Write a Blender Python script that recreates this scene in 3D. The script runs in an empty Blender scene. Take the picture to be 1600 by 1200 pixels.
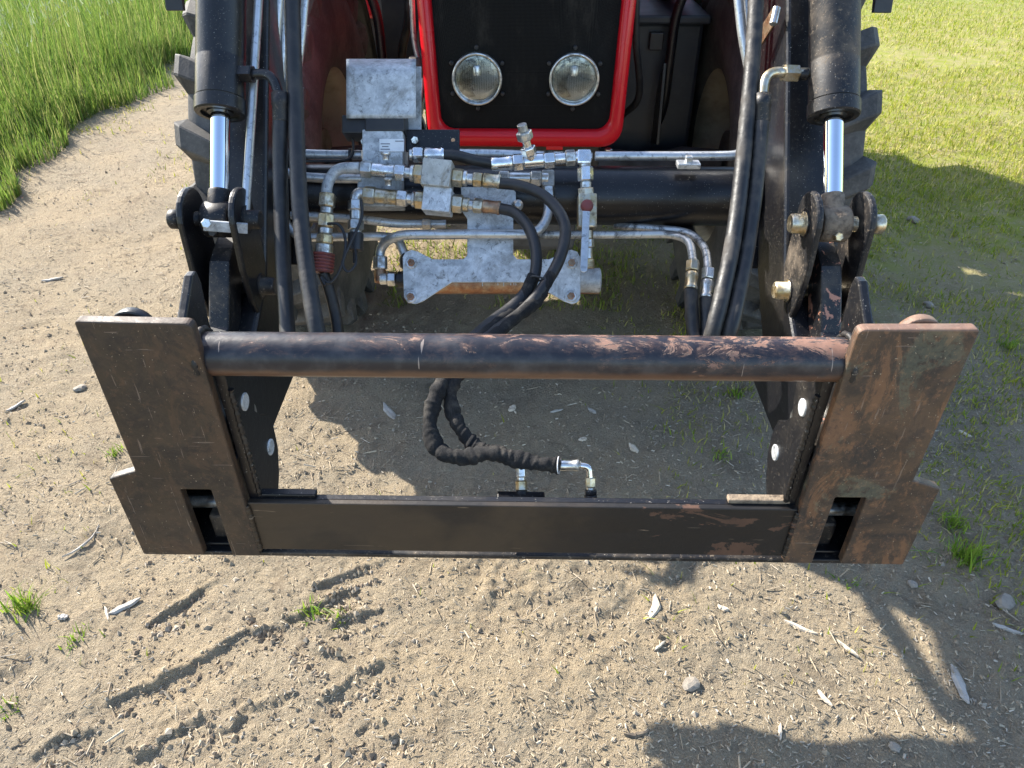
import bpy, bmesh, math, random
import numpy as np
from mathutils import Vector, Matrix

random.seed(7)
RNG = np.random.default_rng(11)
scene = bpy.context.scene
COL = scene.collection
R_ = math.radians

# ------------------------------------------------------------------ camera, sky, sun, exposure
CAM_H, PITCH, YAW, FPX = 1.6, 36.0, 1.0, 1150.0
cam_d = bpy.data.cameras.new('camera')
cam = bpy.data.objects.new('camera', cam_d); COL.objects.link(cam)
cam.location = (0, 0, CAM_H)
cam.rotation_euler = (R_(90 - PITCH), 0, R_(YAW))
cam_d.sensor_width = 36.0
cam_d.lens = FPX / 1600.0 * 36.0
cam_d.clip_start = 0.02; cam_d.clip_end = 2000
scene.camera = cam

SHADOW = Vector((1.10, -0.87, -1.0)).normalized()       # direction in which the sunlight travels
SUN_ELEV = math.asin(-SHADOW.z)
SUN_AZ = math.atan2(-SHADOW.x, -SHADOW.y)               # measured from +Y towards +X
world = bpy.data.worlds.new('World'); scene.world = world
world.use_nodes = True
wn = world.node_tree.nodes; wl = world.node_tree.links
sky = wn.new('ShaderNodeTexSky'); sky.sky_type = 'NISHITA'; sky.sun_disc = False
sky.sun_elevation = SUN_ELEV; sky.sun_rotation = SUN_AZ
wl.new(sky.outputs[0], wn['Background'].inputs[0])
wn['Background'].inputs[1].default_value = 0.15
sun_d = bpy.data.lights.new('sun', 'SUN'); sun = bpy.data.objects.new('sun', sun_d); COL.objects.link(sun)
sun_d.energy = 5.0; sun_d.angle = R_(0.53); sun_d.color = (1.0, 0.94, 0.84)
sun.rotation_euler = SHADOW.to_track_quat('-Z', 'Y').to_euler()
sun.location = (-6, 5, 8)
scene.view_settings.view_transform = 'Standard'
scene.view_settings.look = 'None'
scene.view_settings.exposure = 1.42
scene.view_settings.gamma = 1.0
scene.render.engine = 'CYCLES'

# ------------------------------------------------------------------ geometry helpers
_p, _w = R_(PITCH), R_(YAW)
FWD = Vector((-math.sin(_w) * math.cos(_p), math.cos(_w) * math.cos(_p), -math.sin(_p)))
RGT = Vector((math.cos(_w), math.sin(_w), 0))
UPV = RGT.cross(FWD)
EYE = Vector((0, 0, CAM_H))

def at(px, py, d):
    """world point that lies d metres deep at a spot measured on the photograph"""
    return EYE + FWD * d + RGT * ((px - 800) / FPX * d) + UPV * ((600 - py) / FPX * d)

def gnd(px, py, z=0.0):
    r = FWD + RGT * ((px - 800) / FPX) + UPV * ((600 - py) / FPX)
    return EYE + r * ((z - CAM_H) / r.z)

def yz(d, py):
    t = (py - 600) / FPX
    return (d * (math.cos(_p) - t * math.sin(_p)), CAM_H - d * (math.sin(_p) + t * math.cos(_p)))

class MB:
    """collects verts and faces of one mesh"""
    def __init__(s): s.v = []; s.f = []; s.sm = []; s.mi = []; s.cur = 0
    def add(s, vs, fs, smooth=False):
        o = len(s.v); s.v += [tuple(v) for v in vs]
        for f in fs: s.f.append(tuple(i + o for i in f)); s.sm.append(smooth); s.mi.append(s.cur)
        return s
    def box(s, c, size, rot=None):
        c = Vector(c); h = Vector(size) / 2; vs = []
        for x in (-1, 1):
            for y in (-1, 1):
                for z in (-1, 1):
                    p = Vector((x * h.x, y * h.y, z * h.z))
                    vs.append(c + (rot @ p if rot else p))
        return s.add(vs, [(0, 1, 3, 2), (4, 6, 7, 5), (0, 4, 5, 1), (2, 3, 7, 6), (0, 2, 6, 4), (1, 5, 7, 3)])
    def prism(s, poly, a, b):
        """poly: list of Vectors (planar); extruded from offset a to offset b (Vectors)"""
        n = len(poly); vs = [Vector(p) + a for p in poly] + [Vector(p) + b for p in poly]
        fs = [tuple(range(n - 1, -1, -1)), tuple(range(n, 2 * n))]
        fs += [(i, (i + 1) % n, n + (i + 1) % n, n + i) for i in range(n)]
        return s.add(vs, fs)
    def plate_x(s, pts, x0, x1):
        return s.prism([Vector((0, y, z)) for y, z in pts], Vector((x0, 0, 0)), Vector((x1, 0, 0)))
    def lathe(s, o, axis, prof, seg=24, smooth=True, hexa=False, up=None):
        """prof: list of (h, r) along axis from o; split profile points (same twice) give hard edges"""
        axis = Vector(axis).normalized(); o = Vector(o)
        u = axis.orthogonal().normalized() if up is None else (Vector(up) - axis * Vector(up).dot(axis)).normalized()
        w = axis.cross(u); n = 6 if hexa else seg
        vs = []; fs = []
        for h, r in prof:
            for k in range(n):
                a = 2 * math.pi * k / n
                vs.append(o + axis * h + (u * math.cos(a) + w * math.sin(a)) * r)
        m = len(prof)
        for i in range(m - 1):
            if prof[i] == prof[i + 1]: continue
            for k in range(n):
                fs.append((i * n + k, i * n + (k + 1) % n, (i + 1) * n + (k + 1) % n, (i + 1) * n + k))
        s.add(vs, fs, smooth and not hexa)
        if prof[0][1] > 1e-5: s.add([vs[k] for k in range(n)], [tuple(range(n - 1, -1, -1))])
        if prof[-1][1] > 1e-5: s.add([vs[(m - 1) * n + k] for k in range(n)], [tuple(range(n))])
        return s
    def cyl(s, a, b, r, seg=24, ch=None, hexa=False, up=None):
        a = Vector(a); b = Vector(b); L = (b - a).length
        c = min(r * 0.12, L * 0.2) if ch is None else ch
        if c <= 0: pr = [(0, r), (L, r)]
        else: pr = [(0, r - c), (c, r), (c, r), (L - c, r), (L - c, r), (L, r - c)]
        return s.lathe(a, b - a, pr, seg, True, hexa, up)
    def tube(s, pts, r, seg=12, rfun=None, cap=True):
        pts = [Vector(p) for p in pts]; n = len(pts)
        tang = [(pts[min(i + 1, n - 1)] - pts[max(i - 1, 0)]).normalized() for i in range(n)]
        u = tang[0].orthogonal().normalized(); vs = []; fs = []
        for i in range(n):
            u = (u - tang[i] * u.dot(tang[i])).normalized(); w = tang[i].cross(u)
            for k in range(seg):
                a = 2 * math.pi * k / seg
                rr = r if rfun is None else rfun(i / (n - 1), a) * r
                vs.append(pts[i] + (u * math.cos(a) + w * math.sin(a)) * rr)
        for i in range(n - 1):
            for k in range(seg):
                fs.append((i * seg + k, i * seg + (k + 1) % seg, (i + 1) * seg + (k + 1) % seg, (i + 1) * seg + k))
        s.add(vs, fs, True)
        if cap:
            s.add(vs[:seg], [tuple(range(seg - 1, -1, -1))]); s.add(vs[-seg:], [tuple(range(seg))])
        return s
    def build(s, name, mats, parent=None, bevel=0, bseg=2, label=None):
        me = bpy.data.meshes.new(name); me.from_pydata(s.v, [], s.f)
        me.polygons.foreach_set('use_smooth', s.sm)
        if not isinstance(mats, (list, tuple)): mats = [mats]
        for m in mats: me.materials.append(m)
        me.polygons.foreach_set('material_index', s.mi)
        bm = bmesh.new(); bm.from_mesh(me); bmesh.ops.remove_doubles(bm, verts=bm.verts, dist=1e-6) if bevel else None
        bmesh.ops.recalc_face_normals(bm, faces=bm.faces); bm.to_mesh(me); bm.free()
        me.update()
        o = bpy.data.objects.new(name, me); COL.objects.link(o)
        if parent is not None:
            o.parent = parent
            o.matrix_parent_inverse = Matrix.Translation(-Vector(parent['base'])) if 'base' in parent else Matrix.Identity(4)
        if bevel:
            b = o.modifiers.new('bevel', 'BEVEL'); b.width = bevel; b.segments = bseg
            b.limit_method = 'ANGLE'; b.angle_limit = R_(40); b.harden_normals = False
        if label: o['label'] = label
        return o

def spline(pts, n=10):
    """Catmull-Rom through pts"""
    P = [Vector(p) for p in pts]; P = [P[0] * 2 - P[1]] + P + [P[-1] * 2 - P[-2]]; out = []
    for i in range(1, len(P) - 2):
        a, b, c, d = P[i - 1:i + 3]
        for k in range(n):
            t = k / n
            out.append(0.5 * ((2 * b) + (c - a) * t + (2 * a - 5 * b + 4 * c - d) * t * t + (3 * b - a - 3 * c + d) * t ** 3))
    out.append(P[-2]); return out

def round_path(pts, r, n=6):
    """polyline with rounded corners, like bent pipe"""
    P = [Vector(p) for p in pts]; out = [P[0]]
    for i in range(1, len(P) - 1):
        a = (P[i - 1] - P[i]); b = (P[i + 1] - P[i]); q = min(r, a.length * .49, b.length * .49)
        s, e = P[i] + a.normalized() * q, P[i] + b.normalized() * q
        for k in range(n + 1):
            t = k / n; out.append(s * (1 - t) ** 2 + P[i] * 2 * t * (1 - t) + e * t * t)
    out.append(P[-1]); return out

def thing(name, label, cat, loc=(0, 0, 0), group=None):
    o = bpy.data.objects.new(name, None); COL.objects.link(o); o.location = loc
    o.empty_display_size = 0.1
    o['base'] = tuple(loc); o['label'] = label; o['category'] = cat
    if group: o['group'] = group
    return o

def tag(o, label, cat, group=None):
    o['label'] = label; o['category'] = cat
    if group: o['group'] = group
    return o

# ------------------------------------------------------------------ materials
class NT:
    def __init__(s, name):
        s.m = bpy.data.materials.new(name); s.m.use_nodes = True
        s.t = s.m.node_tree; s.n = s.t.nodes; s.l = s.t.links
        s.b = s.n['Principled BSDF']
        s.co = s.n.new('ShaderNodeTexCoord').outputs['Object']
    def set(s, sock, v):
        if hasattr(v, 'is_output') or isinstance(v, bpy.types.NodeSocket): s.l.new(v, sock)
        elif isinstance(v, (tuple, list)) and len(v) == 3 and sock.type == 'RGBA': sock.default_value = (*v, 1)
        else: sock.default_value = v
    def map(s, scale=(1, 1, 1), rot=(0, 0, 0)):
        n = s.n.new('ShaderNodeMapping'); s.l.new(s.co, n.inputs[0])
        n.inputs['Scale'].default_value = scale; n.inputs['Rotation'].default_value = rot
        return n.outputs[0]
    def noise(s, scale, detail=4, rough=.6, vec=None, dist=0):
        n = s.n.new('ShaderNodeTexNoise'); s.l.new(vec or s.co, n.inputs['Vector'])
        n.inputs['Scale'].default_value = scale; n.inputs['Detail'].default_value = detail
        n.inputs['Roughness'].default_value = rough; n.inputs['Distortion'].default_value = dist
        return n.outputs['Fac']
    def voro(s, scale, feat='F1', out='Distance', vec=None):
        n = s.n.new('ShaderNodeTexVoronoi'); n.feature = feat; s.l.new(vec or s.co, n.inputs['Vector'])
        n.inputs['Scale'].default_value = scale; return n.outputs[out]
    def ramp(s, v, a, b, lo=0.0, hi=1.0):
        n = s.n.new('ShaderNodeMapRange'); n.interpolation_type = 'SMOOTHSTEP'; s.set(n.inputs[0], v)
        n.inputs[1].default_value = a; n.inputs[2].default_value = b
        n.inputs[3].default_value = lo; n.inputs[4].default_value = hi; return n.outputs[0]
    def math(s, op, a, b=0.0):
        n = s.n.new('ShaderNodeMath'); n.operation = op; s.set(n.inputs[0], a); s.set(n.inputs[1], b); return n.outputs[0]
    def mix(s, f, a, b, mode='MIX'):
        n = s.n.new('ShaderNodeMix'); n.data_type = 'RGBA'; n.blend_type = mode
        s.set(n.inputs[0], f); s.set(n.inputs[6], a); s.set(n.inputs[7], b); return n.outputs[2]
    def sep(s):
        n = s.n.new('ShaderNodeSeparateXYZ'); s.l.new(s.co, n.inputs[0]); return n.outputs
    def attr(s, name):
        n = s.n.new('ShaderNodeAttribute'); n.attribute_name = name; return n.outputs['Color']
    def bump(s, h, dist=.002, strength=1.0):
        n = s.n.new('ShaderNodeBump'); n.inputs['Distance'].default_value = dist; n.inputs['Strength'].default_value = strength
        s.set(n.inputs['Height'], h); s.l.new(n.outputs[0], s.b.inputs['Normal']); return n
    def out(s, color=None, rough=None, metal=None, **kw):
        if color is not None: s.set(s.b.inputs['Base Color'], color)
        if rough is not None: s.set(s.b.inputs['Roughness'], rough)
        if metal is not None: s.set(s.b.inputs['Metallic'], metal)
        for k, v in kw.items(): s.set(s.b.inputs[k.replace('_', ' ')], v)
        return s.m

def m_black(name, base=(.0055, .0055, .007), dust=(.14, .115, .085), amount=.35, rough=.36, chips=0.0, primer=(.42, .19, .12)):
    s = NT(name)
    d = s.ramp(s.noise(9, 6, .65), .48, .78)
    d2 = s.ramp(s.noise(140, 3, .7), .56, .72)
    f = s.math('MULTIPLY', s.math('ADD', s.math('MULTIPLY', d, .55), s.math('MULTIPLY', d2, .5)), amount)
    c = s.mix(f, base, dust)
    if chips:
        ch = s.ramp(s.noise(26, 8, .72, dist=.6), .74 - chips, .755 - chips)
        c = s.mix(ch, c, primer)
    spk = s.ramp(s.noise(420, 1, .5), .735, .76)
    c = s.mix(s.math('MULTIPLY', spk, .6), c, (.5, .46, .4))
    s.bump(s.noise(60, 5, .6), .0012, .5)
    return s.out(c, s.math('ADD', s.math('MULTIPLY', f, .5), rough))

def m_rust(name, brown_tone, rust, dark, green=False, bright=.5, lean=-14, edge=0.0):
    s = NT(name)
    st = s.map((11, 11, 4.5), (0, R_(lean), 0))
    n1 = s.noise(1.0, 9, .74, st, 1.1); n2 = s.noise(6, 9, .72, dist=.9); n3 = s.noise(70, 6, .75); n4 = s.noise(19, 8, .75, dist=.5)
    c = s.mix(s.ramp(n2, .42, .6), brown_tone, dark)
    c = s.mix(s.math('MULTIPLY', s.ramp(n1, .5, .58), bright), c, rust)
    c = s.mix(s.math('MULTIPLY', s.ramp(n4, .55, .60), .45), c, dark)
    c = s.mix(s.math('MULTIPLY', s.ramp(n3, .52, .66), .45), c, tuple(v * 1.35 for v in rust))
    if green:
        g = s.math('MULTIPLY', s.ramp(s.noise(5.1, 7, .7, s.map((1.6, 1, .8), (0, R_(lean), 0)), 1.2), .57, .62), s.ramp(n3, .38, .5))
        c = s.mix(s.math('MULTIPLY', g, .32), c, (.13, .16, .11))
    scr = s.ramp(s.noise(3, 3, .6, s.map((60, 9, 4), (0, R_(lean + 9), 0)), .2), .66, .69)
    scr2 = s.ramp(s.noise(2.5, 3, .6, s.map((5, 5, 70), (0, R_(28), 0)), .3), .69, .71)
    sc = s.math('MAXIMUM', scr, scr2)
    c = s.mix(s.math('MULTIPLY', sc, .38), c, (.32, .23, .17))
    spk = s.ramp(s.noise(330, 1, .5), .75, .77)
    c = s.mix(s.math('MULTIPLY', spk, .7), c, (.45, .36, .25))
    if edge:
        z = s.math('ADD', s.sep()[2], s.math('MULTIPLY', s.math('SUBTRACT', n4, .5), .012))
        c = s.mix(s.math('MULTIPLY', s.ramp(z, 1.1225, 1.1265), edge), c, s.mix(n3, (.16, .09, .06), (.36, .21, .145)))
    s.bump(s.math('ADD', s.math('ADD', n4, s.math('MULTIPLY', n3, .4)), s.math('MULTIPLY', sc, -.5)), .0022, .6)
    return s.out(c, s.ramp(n4, .35, .65, .36, .66), 0.0)

def m_tube(name):
    """worn black tube with primer showing through, more of it to the right, turning brown on the lower half"""
    s = NT(name)
    x = s.sep()[0]
    n = s.noise(21, 10, .8, s.map((.7, 1.7, 1.7)), .7)
    right = s.ramp(x, -.45, .45, -.09, .02)
    z = s.ramp(s.sep()[2], 1.053, 1.086, -.075, .045)
    e = s.math('ADD', n, s.math('ADD', right, z))
    ch = s.ramp(e, .555, .575)
    halo = s.math('MULTIPLY', s.ramp(e, .42, .56), s.ramp(s.noise(55, 5, .75), .4, .6))
    base = s.mix(s.ramp(s.noise(30, 5, .6), .4, .75), (.012, .012, .018), (.05, .047, .05))
    base = s.mix(s.math('MULTIPLY', halo, .55), base, (.13, .075, .055))
    c = s.mix(ch, base, s.mix(s.noise(70, 5, .7), (.15, .075, .05), (.33, .185, .13)))
    brown_tone = s.math('MULTIPLY', s.ramp(s.math('ADD', s.sep()[2], s.math('MULTIPLY', s.noise(12, 4), .02)), 1.066, 1.055), .75)  # height ramp that blends the colour to brown below the middle
    c = s.mix(brown_tone, c, s.mix(s.noise(22, 6, .7), (.085, .048, .03), (.19, .095, .052)))
    sc = s.ramp(s.noise(2.2, 3, .55, s.map((40, 6, 6), (0, R_(40), R_(15))), .3), .70, .72)
    c = s.mix(s.math('MULTIPLY', sc, .5), c, (.5, .4, .33))
    s.bump(s.math('SUBTRACT', s.noise(50, 5, .6), s.math('MULTIPLY', ch, .5)), .0012, .6)
    return s.out(c, s.math('ADD', s.math('MULTIPLY', ch, .25), .36), 0.0)

def m_beam(name):
    s = NT(name)
    x = s.sep()[0]
    n = s.noise(7, 8, .7, s.map((1, 2, 2.2)), .8)
    c = s.mix(s.ramp(s.math('ADD', s.noise(6, 4), s.ramp(x, -.35, .3, .12, -.2)), .42, .62), (.009, .008, .008), (.036, .025, .016))
    ch = s.ramp(s.math('ADD', n, s.ramp(x, -.1, .4, -.14, .03)), .58, .60)
    c = s.mix(s.math('MULTIPLY', ch, .75), c, s.mix(s.noise(45, 4), (.07, .036, .024), (.15, .075, .045)))
    sc = s.ramp(s.noise(2.6, 3, .5, s.map((5, 5, 70), (0, R_(8), 0)), .5), .71, .73)
    c = s.mix(s.math('MULTIPLY', sc, .5), c, (.3, .22, .15))
    s.bump(s.noise(45, 6, .65), .0013, .5)
    return s.out(c, s.ramp(n, .3, .7, .4, .6))

def m_galv(name, c1=(.25, .265, .275), c2=(.64, .66, .67), metal=.25, grime=.5, gc=(.1, .085, .06), rough=.45, sp=95):
    s = NT(name)
    v = s.n.new('ShaderNodeTexVoronoi'); v.inputs['Scale'].default_value = sp; s.l.new(s.co, v.inputs['Vector'])
    sx = s.n.new('ShaderNodeSeparateColor'); s.l.new(v.outputs['Color'], sx.inputs[0])
    n = s.noise(34, 7, .78); nb = s.noise(9, 6, .7, dist=.6)
    f = s.math('ADD', s.math('MULTIPLY', sx.outputs[0], .30), s.math('ADD', s.math('MULTIPLY', s.ramp(n, .38, .62), .45), s.math('MULTIPLY', s.ramp(nb, .38, .62), .25)))
    c = s.mix(f, c1, c2)
    sp_ = s.ramp(s.noise(60, 6, .78, dist=.8), .555, .63)
    c = s.mix(s.math('MULTIPLY', sp_, .75 * min(1, grime * 2.5)), c, (.15, .152, .155))
    g = s.math('MULTIPLY', s.ramp(s.noise(14, 8, .75, s.map((1, 1, .5)), .8), .5, .64), grime)
    c = s.mix(g, c, gc)
    s.bump(s.noise(90, 4, .6), .0008, .4)
    return s.out(c, s.math('ADD', s.math('MULTIPLY', n, .3), rough - .12), s.math('SUBTRACT', metal, s.math('MULTIPLY', g, metal)))

def m_zinc(name, c1, c2, rough=.3, grime=.65, gc=(.05, .04, .03)):
    s = NT(name)
    n = s.noise(38, 5, .65)
    c = s.mix(s.ramp(n, .38, .62), c1, c2)
    g = s.math('MULTIPLY', s.ramp(s.math('ADD', s.math('MULTIPLY', s.noise(70, 6, .7), .55), s.math('MULTIPLY', s.noise(22, 5, .7), .45)), .47, .62), grime)
    c = s.mix(g, c, gc)
    s.bump(s.noise(160, 3, .6), .0005, .4)
    return s.out(c, s.math('ADD', s.math('MULTIPLY', g, .5), rough), s.math('SUBTRACT', 1.0, s.math('MULTIPLY', g, .8)))

def m_plain(name, c, rough=.5, metal=0.0, c2=None, scale=20, bump=.0006, **kw):
    s = NT(name)
    col = s.mix(s.ramp(s.noise(scale, 6, .65), .4, .7), c, c2 or tuple(v * .7 for v in c))
    if bump: s.bump(s.noise(scale * 4, 4, .6), bump, .5)
    return s.out(col, s.ramp(s.noise(scale * .7, 4), .3, .7, rough * .85, min(1, rough * 1.2)), metal, **kw)

def m_tyre(name, dust=(.128, .12, .108)):
    s = NT(name)
    f = s.ramp(s.noise(7, 7, .72), .36, .7, .10, .66)
    f2 = s.ramp(s.noise(90, 4, .7), .45, .7, 0, .25)
    c = s.mix(s.math('ADD', f, f2), (.022, .022, .023), dust)
    s.bump(s.noise(130, 5, .65), .0015, .5)
    return s.out(c, .75)

def m_hose(name, ribs=False, dust=.25):
    s = NT(name)
    f = s.math('MULTIPLY', s.ramp(s.noise(24, 6, .7), .42, .75), dust)
    c = s.mix(f, (.012, .012, .013), (.12, .105, .09))
    s.bump(s.noise(220, 3, .6), .0008, .5)
    return s.out(c, s.math('ADD', s.math('MULTIPLY', f, .8), .45))

M = {}
M['black'] = m_black('black_paint')
M['black_arm'] = m_black('black_arm_paint', amount=.5, rough=.33)
M['black_dusty'] = m_black('dusty_black_paint', amount=1.3, rough=.5, dust=(.2, .155, .11))
M['black_chip'] = m_black('chipped_black_paint', amount=.6, chips=.13)
M['black_link'] = m_black('chipped_dusty_black_paint', amount=1.0, chips=.17, rough=.4)
M['black_clean'] = m_black('clean_black_paint', amount=.12, rough=.3)
M['plate_dark'] = m_rust('brown_film_steel', (.044, .029, .019), (.082, .045, .025), (.023, .016, .012), bright=.5, lean=14, edge=.08)
M['plate_rust'] = m_rust('rusty_steel', (.092, .056, .034), (.2, .098, .048), (.034, .026, .022), True, .7, -14, .6)
M['rust_edge'] = m_plain('bare_primer_edge', (.44, .23, .15), .6, c2=(.2, .11, .08), scale=45)
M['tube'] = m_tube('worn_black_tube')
M['beam'] = m_beam('worn_black_beam')
M['galv'] = m_galv('galvanised_steel')
M['galv_bright'] = m_galv('bright_galvanised_steel', (.33, .35, .365), (.76, .785, .80), .25, .45)
M['galv_dirty'] = m_galv('oily_galvanised_steel', (.36, .34, .29), (.58, .56, .5), .35, .7, (.16, .115, .06))
M['galv_pipe'] = m_galv('galvanised_pipe', (.5, .52, .53), (.68, .7, .71), .8, .35, (.04, .035, .03), .35)
M['greasy_pipe'] = m_galv('greasy_galvanised_pipe', (.5, .5, .48), (.66, .66, .64), .7, .95, (.012, .012, .012), .4)
M['zinc'] = m_zinc('zinc_fitting', (.72, .72, .7), (.55, .55, .52))
M['zinc_clean'] = m_zinc('bright_zinc_fitting', (.82, .83, .84), (.68, .69, .7), .2, .3)
M['brass'] = m_zinc('yellow_passivated_fitting', (.55, .43, .24), (.6, .55, .44), .34, .7)
M['rusty_fit'] = m_zinc('rusty_fitting', (.33, .17, .1), (.42, .3, .2), .45, .4, (.1, .05, .03))
M['chrome'] = m_plain('chrome', (.82, .86, .92), .07, 1.0, c2=(.78, .83, .9), bump=0)
M['red'] = m_plain('red_paint', (.6, .008, .016), .3, c2=(.54, .007, .014), scale=4, bump=0, Coat_Weight=.15, Specular_IOR_Level=.35)
M['red_cap'] = m_plain('dull_red_rubber', (.2, .045, .04), .6, c2=(.12, .05, .04), scale=50)
M['tyre'] = m_tyre('dusty_tyre')
M['rim'] = m_plain('dusty_rim', (.34, .29, .2), .6, .1, c2=(.2, .16, .11), scale=9)
M['hose'] = m_hose('rubber_hose')
M['hose_dusty'] = m_hose('dusty_rubber_hose', dust=.6)
def m_sleeve():
    s = NT('black_textile_sleeve')
    w = s.n.new('ShaderNodeTexChecker'); s.l.new(s.co, w.inputs[0]); w.inputs['Scale'].default_value = 700
    f = s.math('MULTIPLY', s.ramp(s.noise(40, 6, .7), .45, .75), .35)
    c = s.mix(f, s.mix(w.outputs['Fac'], (.010, .010, .011), (.022, .022, .023)), (.16, .14, .115))
    s.bump(s.math('ADD', s.noise(70, 5, .7), s.math('MULTIPLY', w.outputs['Fac'], .15)), .004, .7)
    return s.out(c, .85, Specular_IOR_Level=.25)
M['sleeve'] = m_sleeve()
M['plastic'] = m_plain('black_plastic', (.016, .016, .018), .42, c2=(.028, .027, .026), scale=12)
M['navy'] = m_plain('dark_blue_black_plastic', (.014, .019, .026), .45, c2=(.03, .033, .036), scale=8)
M['engine'] = m_plain('dirty_engine_grey', (.09, .085, .08), .65, .2, c2=(.04, .035, .03), scale=12)
M['soil'] = m_plain('caked_soil', (.26, .2, .14), .95, c2=(.1, .075, .055), scale=60, bump=.004)
M['lens'] = m_plain('fluted_lamp_glass', (.92, .93, .92), .12, 0, c2=(.85, .86, .84), bump=0, Transmission_Weight=1.0, IOR=1.25)
M['glass'] = m_plain('clear_glass', (1, 1, 1), .05, 0, c2=(.95, .97, .96), bump=0, Transmission_Weight=1.0, IOR=1.3)
M['reflector'] = m_plain('lamp_reflector', (.9, .91, .92), .3, .65, c2=(.84, .84, .82), bump=0)
M['label'] = m_plain('worn_paper_label', (.72, .73, .74), .5, c2=(.6, .61, .62), scale=30)
M['ink'] = m_plain('grey_ink', (.2, .2, .22), .6)
M['wood'] = m_plain('bleached_wood', (.58, .5, .39), .8, c2=(.42, .35, .26), scale=40, bump=.002)
M['wood_grey'] = m_plain('grey_weathered_wood', (.42, .39, .35), .85, c2=(.28, .25, .21), scale=40, bump=.002)
M['wood_dark'] = m_plain('dark_damp_wood', (.1, .08, .06), .85, c2=(.2, .16, .11), scale=40, bump=.002)
M['stone'] = m_plain('grey_stone', (.27, .235, .19), .9, c2=(.17, .15, .125), scale=30, bump=.003)

def m_grille():
    s = NT('black_mesh_grille')
    mp = s.map((420, 420, 420), (0, R_(45), 0))
    n = s.n.new('ShaderNodeTexChecker'); s.l.new(mp, n.inputs[0]); n.inputs['Scale'].default_value = 1.0
    c = s.mix(n.outputs['Fac'], (.002, .002, .002), (.015, .0145, .0135))
    c = s.mix(s.math('MULTIPLY', s.ramp(s.noise(9, 8, .75, s.map((1, 1, .4))), .5, .75), .3), c, (.08, .07, .058))
    return s.out(c, .8, Specular_IOR_Level=.15)
M['grille'] = m_grille()

def m_blade(name, trans=.4):
    s = NT(name)
    c = s.attr('Col')
    s.out(c, .5); s.b.inputs['Specular IOR Level'].default_value = .3
    t = s.n.new('ShaderNodeBsdfTranslucent'); s.l.new(c, t.inputs[0])
    mx = s.n.new('ShaderNodeMixShader'); mx.inputs[0].default_value = trans
    s.l.new(s.b.outputs[0], mx.inputs[1]); s.l.new(t.outputs[0], mx.inputs[2])
    s.l.new(mx.outputs[0], s.n['Material Output'].inputs[0]); return s.m
M['blade'] = m_blade('grass_blade')
def m_attr(name, rough=.85):
    s = NT(name); return s.out(s.mix(s.math('MULTIPLY', s.noise(300, 3), .5), s.attr('Col'), (.12, .09, .06)), rough)
M['straw'] = m_attr('dry_straw')

# ------------------------------------------------------------------ ground
def vnoise(x, y, seed=0):
    def h(ix, iy):
        n = (ix.astype(np.int64) * 374761393 + iy.astype(np.int64) * 668265263 + seed * 1442695041) & 0x7fffffff
        n = ((n ^ (n >> 13)) * 1274126177) & 0x7fffffff
        return ((n ^ (n >> 16)) & 0xffff) / 65535.0
    ix = np.floor(x); iy = np.floor(y); fx = x - ix; fy = y - iy
    fx = fx * fx * (3 - 2 * fx); fy = fy * fy * (3 - 2 * fy)
    a = h(ix, iy); b = h(ix + 1, iy); c = h(ix, iy + 1); d = h(ix + 1, iy + 1)
    return (a * (1 - fx) + b * fx) * (1 - fy) + (c * (1 - fx) + d * fx) * fy
def fbm(x, y, sc, oct=4, seed=0, g=.5):
    t = 0; a = 1; s = 0
    for o in range(oct):
        t = t + a * vnoise(x * sc + 17.3 * o, y * sc - 9.1 * o, seed + o); s += a; a *= g; sc *= 2.03
    return t / s
def sstep(a, b, x):
    t = np.clip((x - a) / (b - a), 0, 1); return t * t * (3 - 2 * t)

# tyre lug prints pressed into the earth, bottom left of the photograph
_pr = [((165, 1112), (440, 985), .020), ((232, 988), (350, 915), .018), ((205, 1200), (330, 1135), .022), ((455, 975), (560, 925), .016),
       ((395, 945), (465, 1010), .022), ((490, 925), (600, 892), .018), ((505, 1105), (610, 1050), .02), ((470, 1010), (520, 1050), .022),
       ((330, 1165), (470, 1090), .022), ((60, 1190), (160, 1150), .02), ((560, 1150), (620, 1195), .025), ((520, 985), (600, 960), .02)]
PRINTS = []
for a, b, w in _pr:
    A, B = gnd(*a), gnd(*b); PRINTS.append((A.x, A.y, B.x, B.y, w))

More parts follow.
